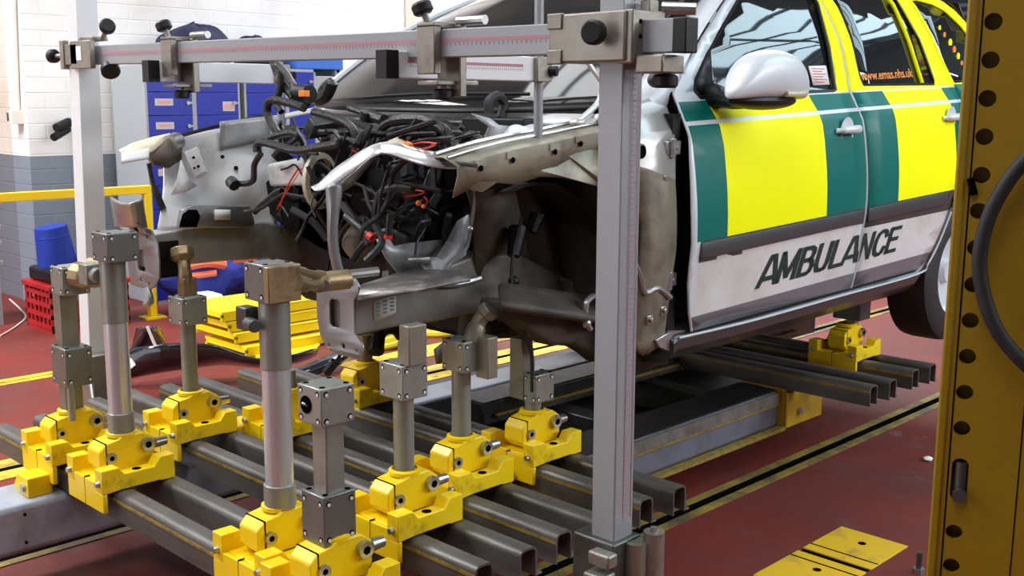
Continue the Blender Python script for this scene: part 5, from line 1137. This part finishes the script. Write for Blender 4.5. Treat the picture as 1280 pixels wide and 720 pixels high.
# sticker on the right chassis leg
g = G(); sx = -2.3845
P = [at(467, 378, x=sx+0.001), at(495, 368, x=sx+0.001), at(495, 391, x=sx+0.001), at(467, 402, x=sx+0.001)]
g.add(P, [(0, 1, 2, 3)]); st_ = g.build('leg_label', PAPER, car, solid=0.001, label='white printed label on the chassis leg')
g = G(); 
for k in range(3):
    for j in range(4):
        a_ = P[0].lerp(P[1], 0.08+0.32*k).lerp(P[3].lerp(P[2], 0.08+0.32*k), 0.06+0.2*j)+Vector((0.001, 0, 0)); g.box(a_.x, a_.x+0.0005, a_.y, a_.y+0.015, a_.z-0.006, a_.z)
g.build('label_print', mat('label_green_print', (0.12, 0.20, 0.18), 0.6), st_)
# shelf, stud, tray bracket
sh = [(447, 376), (520, 363), (588, 350), (575, 340), (540, 338), (500, 342), (452, 357)]
P = [at(px, py, z=0.975+0.03*(px-445)/155) for px, py in sh]; g = G(); g.add(P, [tuple(range(len(P)))]); g.build('leg_shelf', mat('shelf_dusty', (0.13, 0.115, 0.105), 0.45, 0.5, dirt=((0.4, 0.38, 0.36), 12, 0.5, 0.7)), car, solid=0.008)
G().tube([at(455, 372, x=-2.36), at(490, 362, x=-2.355), at(530, 354, x=-2.36), at(570, 355, x=-2.36), at(600, 348, x=-2.36)], 0.010, n=8).build('shelf_lip', PRIMER, car)
p = at(482, 348, x=-2.43); G().cyl(p+Vector((0, 0, -0.03)), p+Vector((0, 0, 0.022)), 0.010, 0.009, n=10).build('stud', BOLT, car)
TRAY = mat('tray_grey', (0.38, 0.39, 0.41), 0.4, 0.2, dirt=((0.1, 0.09, 0.09), 7, 0.5, 0.75))
outline('battery_tray_back', [(471, 299), (486, 299), (492, 308), (510, 304), (560, 299), (566, 318), (546, 345), (500, 345), (482, 322)], [-2.47]*9, TRAY, solid=0.008)
outline('battery_tray_side', [(560, 300), (572, 276), (586, 268), (588, 290), (582, 318), (562, 332), (556, 352), (540, 362), (534, 350), (544, 325)], [-2.44, -2.40, -2.37, -2.36, -2.35, -2.35, -2.35, -2.36, -2.38, -2.40], TRAY, solid=0.008)
outline('battery_tray_front', [(524, 324), (545, 322), (560, 330), (556, 352), (542, 362), (534, 345)], [-2.41, -2.39, -2.36, -2.35, -2.36, -2.39], TRAY, solid=0.008)
a = at(510, 326, x=-2.42); b = at(538, 325, x=-2.38); G().cyl(a, b, 0.010, n=12).build('tray_pipe', PRIMER, car)
G().tube([at(590, 225, x=-2.30), at(592, 255, x=-2.33), at(588, 285, x=-2.345), at(582, 312, x=-2.345), at(563, 330, x=-2.345), at(556, 350, x=-2.345)], 0.006, n=6).build('bright_seam', PRIMER, car)
G().sphere(at(588, 286, x=-2.335), 0.009).build('seam_bolt', BOLT, car)
# headlamp strut and slam piece on the right
sA = [at(404, 230, x=-2.44), at(410, 270, x=-2.44), at(408, 300, x=-2.44), at(414, 330, x=-2.44), at(420, 350, x=-2.44)]
sB = [at(434, 222, x=-2.41), at(424, 268, x=-2.41), at(422, 300, x=-2.41), at(428, 330, x=-2.41), at(434, 350, x=-2.41)]
mid_ = [a.lerp(b, 0.5)+Vector((0.01, -0.02, 0)) for a, b in zip(sA, sB)]
g = G(); g.ribbon(sA, mid_); g.ribbon(mid_, sB); g.build('headlamp_strut', PLM, car, solid=0.005, subsurf=1)
g = G()
top_ = [(386, 236), (398, 232), (412, 214), (430, 202), (455, 186), (474, 178), (492, 176), (510, 183), (530, 188), (575, 193), (620, 190), (650, 182)]
bt_ = [(392, 240), (404, 240), (425, 228), (442, 216), (462, 198), (478, 190), (500, 198), (520, 206), (545, 211), (575, 214), (606, 205), (650, 192)]
xs2 = [-2.50, -2.48, -2.45, -2.42, -2.38, -2.35, -2.32, -2.28, -2.24, -2.21, -2.18, -2.16]
A = [at(*q, x=x_-0.05) for q, x_ in zip(top_, xs2)]; B = [at(*q, x=x_+0.02) for q, x_ in zip(bt_, xs2)]
M_ = [a.lerp(b, 0.45)+Vector((0.008, -0.008, 0.012)) for a, b in zip(A, B)]
g.ribbon(A, M_); g.ribbon(M_, B); fs_ = g.build('slam_panel_rail', mat('bright_pressed_metal', (0.70, 0.71, 0.72), 0.25, 0.6, dirt=((0.42, 0.40, 0.36), 8, 0.52, 0.75)), car, solid=0.006, subsurf=1)
g = G(); g.ribbon([b for b in B[2:6]], [at(px, py, x=-2.42) for px, py in ((428, 240), (440, 232), (455, 214), (470, 196))]); g.build('strut_gusset', PLM, car, solid=0.004)
outline('peak_tab', [(478, 182), (486, 176), (496, 172), (506, 182), (512, 188), (496, 192)], [-2.36, -2.36, -2.36, -2.34, -2.32, -2.33], CREAM, solid=0.006)
# ---------------- left inner wing (bright) and top
li = [(196, 290), (190, 262), (200, 240), (214, 215), (218, 190), (222, 172), (270, 160), (335, 142), (345, 160), (350, 205), (352, 250), (380, 285), (340, 284)]
WGR = mat('wing_grey', (0.42, 0.42, 0.42), 0.38, 0.2, dirt=((0.2, 0.19, 0.18), 7, 0.48, 0.75), bump=(12, 0.4))
def lw(u, v):
    px = 196+150*u; topy = 180-36*u; boty = 288-4*u; py = boty+(topy-boty)*v
    if u < 0.15: px += (0.15-u)*60*math.sin(math.pi*v*0.8)
    return at(px, py, x=-3.44+0.06*(1-v)**2+0.022*math.sin(7*u+5*v)+0.05*math.exp(-((u-0.62)/0.2)**2-((v-0.35)/0.25)**2))
G().grid(lw, 26, 20).build('left_inner_wing', BARE, car, solid=0.006, ang=80)
G().grid(lambda u, v: at(216+190*u, 176-36*u-14*v*0.4+math.sin(5*u)*2, x=-3.46-0.10*v), 12, 3).build('left_wing_top', WGR, car, solid=0.005)
G().grid(lambda u, v: at(275+62*u, 152-7*u+ (36-6*u)*v, x=-3.405+0.004*math.sin(8*u)), 8, 6).build('wing_doubler', WGR, car, solid=0.006)
G().tube([at(218, 172, x=-3.44), at(270, 158, x=-3.44), at(335, 143, x=-3.44)], 0.006, n=6).build('wing_top_seal', BLACK, car)
# protruding cream bumper end of the left wing
g = G(); A = [at(149, 188, x=-3.42), at(165, 180, x=-3.46), at(190, 173, x=-3.50), at(213, 168, x=-3.52)]; B = [at(156, 198, x=-3.40), at(178, 196, x=-3.40), at(192, 188, x=-3.41), at(212, 172, x=-3.42)]
g.ribbon(A, B); g.build('left_wing_tip', CREAM, car, solid=0.010)
G().grid(lambda u, v: at(152+34*u, 192+12*v-6*u, x=-3.40+0.02*v), 5, 3).build('left_wing_tip_edge', WHT, car, solid=0.008)
outline('wing_end_shadow_box', [(186, 196), (210, 172), (226, 176), (224, 200), (208, 210), (192, 206)], -3.42, mat('rusty_box', (0.14, 0.11, 0.09), 0.6, 0.3), solid=0.03)  # dark brown box at the end of the left wing
G().tube([at(186, 204, x=-3.41), at(192, 232, x=-3.40), at(204, 262, x=-3.38)], [0.008, 0.012], n=8).build('bonnet_stay_hose', HARN, car)
G().cyl(at(222, 176, x=-3.43), at(212, 180, x=-3.41), 0.03, n=14).build('tube_end', PRIMER, car)
# white box bracket with holes
p0 = [at(230, 190, x=-3.37), at(247, 183, x=-3.36), at(258, 214, x=-3.35), at(244, 222, x=-3.36)]
g = G(); off = Vector((0.0, 0.05, -0.01)); g.add(p0+[q+Vector((-0.04, 0.03, -0.012)) for q in p0], [(0, 1, 2, 3), (4, 7, 6, 5), (0, 4, 5, 1), (1, 5, 6, 2), (2, 6, 7, 3), (3, 7, 4, 0)])
bk = g.build('box_bracket', BARE, car, bevel=0.003)
G().sphere(at(242, 197, x=-3.352), 0.005).sphere(at(248, 208, x=-3.348), 0.005).sphere(at(243, 210, x=-3.352), 0.004).build('bracket_hole', HOLE, bk)
outline('bracket_leg', [(226, 200), (236, 224), (246, 232), (232, 240), (214, 244), (222, 222)], -3.385, BARE, solid=0.006)
# lower housing on the left leg
g = G(); P = [(222, 285), (226, 262), (238, 256), (310, 257), (316, 278), (312, 284)]
outline('leg_top_bracket', P, -3.33, PRIMER, solid=0.03, bevel=0.004)
G().grid(lambda u, v: at(268+20*u, 262+13*v, x=-3.31), 1, 1).build('bracket_slot', WHT, car, solid=0.001)
outline('leg_bracket_opening', [(224, 284), (228, 268), (236, 262), (246, 262), (250, 270), (246, 284)], -3.312, HOLE, solid=0.003)
for q, r_ in (((295, 210), 0.008), ((290, 224), 0.012), ((278, 196), 0.007)): G().cyl(at(*q, x=-3.385), at(*q, x=-3.375), r_, n=10).build('wing_grommet', BLACK, car)

# ---------------- scuttle, bulkhead, engine bay
G().grid(lambda u, v: Vector((-3.55+1.36*u, 2.50+0.10*(u-0.4)**2*3-0.05*v, 1.436-0.030*v)), 20, 2).build('scuttle_panel', mat('scuttle_white', (0.70, 0.71, 0.72), 0.35, 0.2), car, solid=0.008)
G().box(-3.5, -2.56, 2.50, 2.54, 0.78, 1.405).build('bulkhead', BAYDK, car)
G().grid(lambda u, v: Vector((-3.36+0.90*u, 2.36+0.12*v+0.02*math.sin(9*u), 1.375+0.02*math.sin(12*u)+0.01*v)), 16, 3).build('scuttle_shelf', BAYDK, car, solid=0.02)
G().box(-2.62, -2.34, 2.42, 2.50, 1.36, 1.425).build('intake_grille', BLACK, car, bevel=0.006)
# white strut tower dome and grey tube by the right
G().sphere((-2.37, 2.46, 1.345), 0.075, 0.09, 0.07, n=20).build('strut_tower', WHT if False else SILV, car)
outline('intake_shroud', [(590, 142), (612, 148), (622, 156), (640, 158), (652, 162), (648, 176), (612, 184), (606, 172), (612, 158)], -2.40, TRAY, solid=0.01)
G().tube([at(611, 142, x=-2.5), at(612, 126, x=-2.5), at(622, 120, x=-2.5), at(630, 130, x=-2.5), at(626, 148, x=-2.5)], 0.016, n=8).build('bonnet_seal_loop', RUB, car)
# gas strut / bonnet hinge in bare alloy
G().tube([at(727, 66, x=-2.26), at(742, 88, x=-2.24), at(755, 106, x=-2.23)], 0.008, n=8).tube([at(752, 104, x=-2.23), at(748, 128, x=-2.22), at(722, 152, x=-2.21)], 0.010, n=8).tube([at(757, 118, x=-2.22), at(752, 148, x=-2.21)], 0.008, n=8).sphere(at(722, 153, x=-2.205), 0.022, 0.03, 0.014).sphere(at(748, 150, x=-2.2), 0.02, 0.024, 0.02).build('bonnet_hinge', mat('hinge_alloy', (0.62, 0.61, 0.58), 0.35, 0.5), car)
# engine mass
eng = [((-2.95, 2.32, 1.00), (0.28, 0.14, 0.22)), ((-2.72, 2.30, 1.14), (0.18, 0.14, 0.16)), ((-2.60, 2.25, 1.00), (0.08, 0.12, 0.16))]
g = G()
for i, (c, s_) in enumerate(eng): g.box(c[0]-s_[0], c[0]+s_[0], c[1]-s_[1], c[1]+s_[1], c[2]-s_[2], c[2]+s_[2])
g.build('engine_block', BAYDK, car, bevel=0.04, seg=3)
G().cyl(at(420, 205, y=2.08), at(420, 205, y=2.14), 0.085, n=26).build('pulley', BAYDK, car)
G().lathe([(0.070, 0), (0.088, 0.004), (0.088, 0.016), (0.070, 0.02)], 28, Matrix.Translation(at(397, 226, y=2.0)) @ Matrix.Rotation(R(20), 4, 'Z') @ Matrix.Rotation(R(90), 4, 'Y')).build('cream_ring', CREAM, car, label='cream ring of the fan housing')
P_ = [at(px, py, y=2.20) for px, py in ((312, 240), (345, 222), (400, 222), (450, 240), (450, 330), (405, 312), (360, 284))]
G().prism([(p.x, p.z) for p in P_], 'y', 2.18, 2.45).build('engine_side', BAYDK, car, bevel=0.01)
G().sphere(at(452, 304, y=2.14), 0.062, 0.07, 0.066, n=12, wob=0.12, seed=4).build('gearbox_casing', mat('casing_tan', (0.20, 0.165, 0.13), 0.55, 0.2, dirt=((0.35, 0.32, 0.27), 6, 0.5, 0.7), bump=(14, 0.4)), car, subsurf=1)
# metal reservoir
g = G(); P = [at(332, 205, y=2.0), at(378, 202, y=2.0), at(384, 232, y=2.02), at(336, 234, y=2.02)]; g.add(P+[q+Vector((0.02, 0.14, 0.02)) for q in P], [(0, 1, 2, 3), (4, 7, 6, 5), (0, 4, 5, 1), (1, 5, 6, 2), (2, 6, 7, 3), (3, 7, 4, 0)]); g.build('alloy_housing', BARE, car, bevel=0.012, seg=3)
# upstanding harness at the left
def T(pts, r_, name='harness', m=HARN, y=2.1, n=8, dys=None):
    P = [at(px, py, y=y+(dys[i] if dys else 0)) for i, (px, py) in enumerate(pts)]; return G().tube(P, r_, n=n).build(name, m, car)
T([(342, 74), (350, 95), (362, 110), (372, 122), (382, 130)], [0.018, 0.026, 0.024, 0.020], y=2.15)
T([(346, 80), (358, 92), (368, 108), (384, 118)], 0.012, y=2.10)
T([(352, 84), (350, 110), (346, 128), (352, 140)], 0.012, y=2.12)
T([(396, 128), (404, 110), (414, 102), (408, 118), (398, 124)], [0.014, 0.026], y=2.4)
T([(380, 135), (358, 128), (338, 126), (334, 140), (342, 158), (350, 168), (366, 166)], 0.014, y=2.05)
T([(322, 190), (322, 182), (330, 178), (370, 188), (400, 184), (424, 180)], 0.014, y=1.95)
T([(330, 176), (345, 170), (366, 166), (372, 172), (360, 182)], 0.011, y=1.98)
T([(326, 192), (318, 206), (316, 226), (300, 230), (290, 228)], 0.010, y=1.92)
T([(288, 226), (294, 232)], 0.020, y=1.90)
T([(392, 140), (420, 148), (440, 160), (446, 182), (440, 200)], 0.013, y=2.05)
T([(470, 178), (480, 158), (500, 150), (530, 150), (552, 160), (562, 176), (566, 192)], [0.014, 0.017, 0.017, 0.014], y=2.12)
T([(520, 150), (545, 158), (560, 170), (575, 190)], 0.012, y=2.16)
T([(575, 192), (580, 175), (590, 168), (600, 176), (604, 188)], 0.012, y=2.25)
T([(578, 158), (572, 168), (578, 182)], 0.010, y=2.3)
T([(436, 135), (452, 140), (468, 146), (480, 150)], [0.012, 0.02], y=2.35)
G().cyl(at(462, 140, y=2.35), at(460, 150, y=2.35), 0.032, n=16).build('filler_cap', BLACK, car)
G().cyl(at(598, 176, y=2.28), at(598, 192, y=2.28), 0.012, n=10).build('threaded_stud', BOLT, car)
G().cyl(at(372, 116, y=2.1), at(387, 118, y=2.1), 0.030, n=14).sphere(at(378, 122, y=2.12), 0.04, 0.03, 0.03, n=12, wob=0.12).build('connector_cluster', BAYDK, car)
G().box(*[c for p in [at(380, 117, y=2.08)] for c in (p.x-0.018, p.x+0.018, p.y-0.01, p.y+0.01, p.z-0.01, p.z+0.01)]).build('orange_connector', ORW, car, bevel=0.002, label='orange connector')
rnd = random.Random(21)
for k in range(95):      # tangled loom across the bay
    px, py = rnd.uniform(345, 600), 0; py = rnd.uniform(150, 215) if px > 460 else rnd.uniform(145, 270)
    if px > 440 and rnd.random() < 0.45: py = rnd.uniform(215, 300); px = rnd.uniform(445, 570)
    y = rnd.uniform(1.96, 2.25); pts = [at(px, py, y=y)]
    d = Vector((rnd.uniform(-1, 1), rnd.uniform(-.4, .4), rnd.uniform(-.8, .6)))
    for s_ in range(rnd.randint(3, 6)):
        d = (d+Vector((rnd.uniform(-.8, .8), rnd.uniform(-.3, .3), rnd.uniform(-.8, .7)))).normalized(); q = pts[-1]+d*rnd.uniform(0.03, 0.075)
        q.y = max(1.92, min(2.4, q.y)); q.z = min(q.z, 1.38); q.x = min(q.x, -2.42-0.1*(q.y-1.92)); pts.append(q)
    r_ = rnd.choice((0.003, 0.004, 0.005, 0.006, 0.008, 0.011))
    G().tube(pts, r_, n=6).build('harness', rnd.choice((HARN, HARN, BAYDK, RUB)), car)
for k in range(44):
    px, py = rnd.uniform(350, 590), rnd.uniform(160, 300)
    if px < 440: py = rnd.uniform(155, 250)
    c = at(px, py, y=rnd.uniform(2.05, 2.25)); c.x = min(c.x, -2.46); s_ = rnd.uniform(0.012, 0.035)
    M = Matrix.Translation(c) @ Matrix.Rotation(rnd.uniform(0, 3), 4, 'X') @ Matrix.Rotation(rnd.uniform(0, 3), 4, 'Z')
    G().box(-s_, s_, -s_*0.6, s_*0.6, -s_*1.2, s_*1.2, 0, M).build('bay_component', rnd.choice((BAYDK, BLACK, BLACK, DKSTEEL)), car, bevel=0.004)
for pts, y in (([(505, 178), (518, 184), (530, 186), (545, 180), (528, 178), (512, 182)], 1.98), ([(503, 242), (515, 238), (530, 240), (520, 244), (505, 246)], 2.02), ([(440, 188), (450, 192), (456, 196)], 2.0), ([(378, 210), (366, 228), (352, 250), (346, 262)], 1.93), ([(372, 212), (360, 232), (350, 258)], 1.94), ([(530, 246), (534, 252), (528, 260)], 2.02)):
    G().tube([at(px, py, y=y) for px, py in pts], 0.0028 if len(pts) != 4 else 0.0015, n=6).build('red_cable', REDW, car, label='thin red cable')
G().tube([at(500, 176, y=1.97), at(510, 182, y=1.97), at(518, 187, y=1.97)], [0.006, 0.012, 0.006], n=6).build('orange_plug', ORW, car, label='orange plug')
G().sphere(at(523, 254, y=2.0), 0.008).sphere(at(529, 258, y=2.0), 0.006).build('orange_plug', ORW, car)
for a_, b_ in (((432, 270), (466, 298)), ((488, 268), (485, 298))):
    A, B = at(*a_, y=1.96), at(*b_, y=1.96); G().cyl(A, B, 0.011, n=8).cyl(A.lerp(B, 0.85), B, 0.0125, n=8, mi=1).build('battery_lead', [HARN, REDW], car, label='black lead with red end')
G().tube([at(365, 262, y=1.95), at(392, 278, y=1.98), at(410, 300, y=2.0)], 0.012, n=8).build('coolant_hose', RUB, car)
G().tube([at(428, 255, y=1.98), at(448, 285, y=1.98), at(462, 305, y=1.98)], 0.012, n=8).build('coolant_hose', RUB, car)
# hanging connector below the right plate
a = at(424, 446, y=1.80); b = at(408, 466, y=1.78); G().tube([at(430, 430, y=1.84), a, b], 0.005, n=6).cyl(a.lerp(b, 0.3), b, 0.014, n=8).build('hanging_connector', BLACK, car)
# subframe / lower dark parts under the nose
G().box(-3.2, -2.5, 2.35, 2.75, 0.72, 0.90).cyl((-3.1, 2.2, 0.82), (-2.6, 2.2, 0.82), 0.04, n=10).build('subframe', BAYDK, car, bevel=0.02)
G().tube([at(470, 440, y=2.45), at(474, 415, y=2.5), at(492, 408, y=2.55), at(505, 420, y=2.6)], 0.03, n=10).build('rubber_bush', RUB, car)
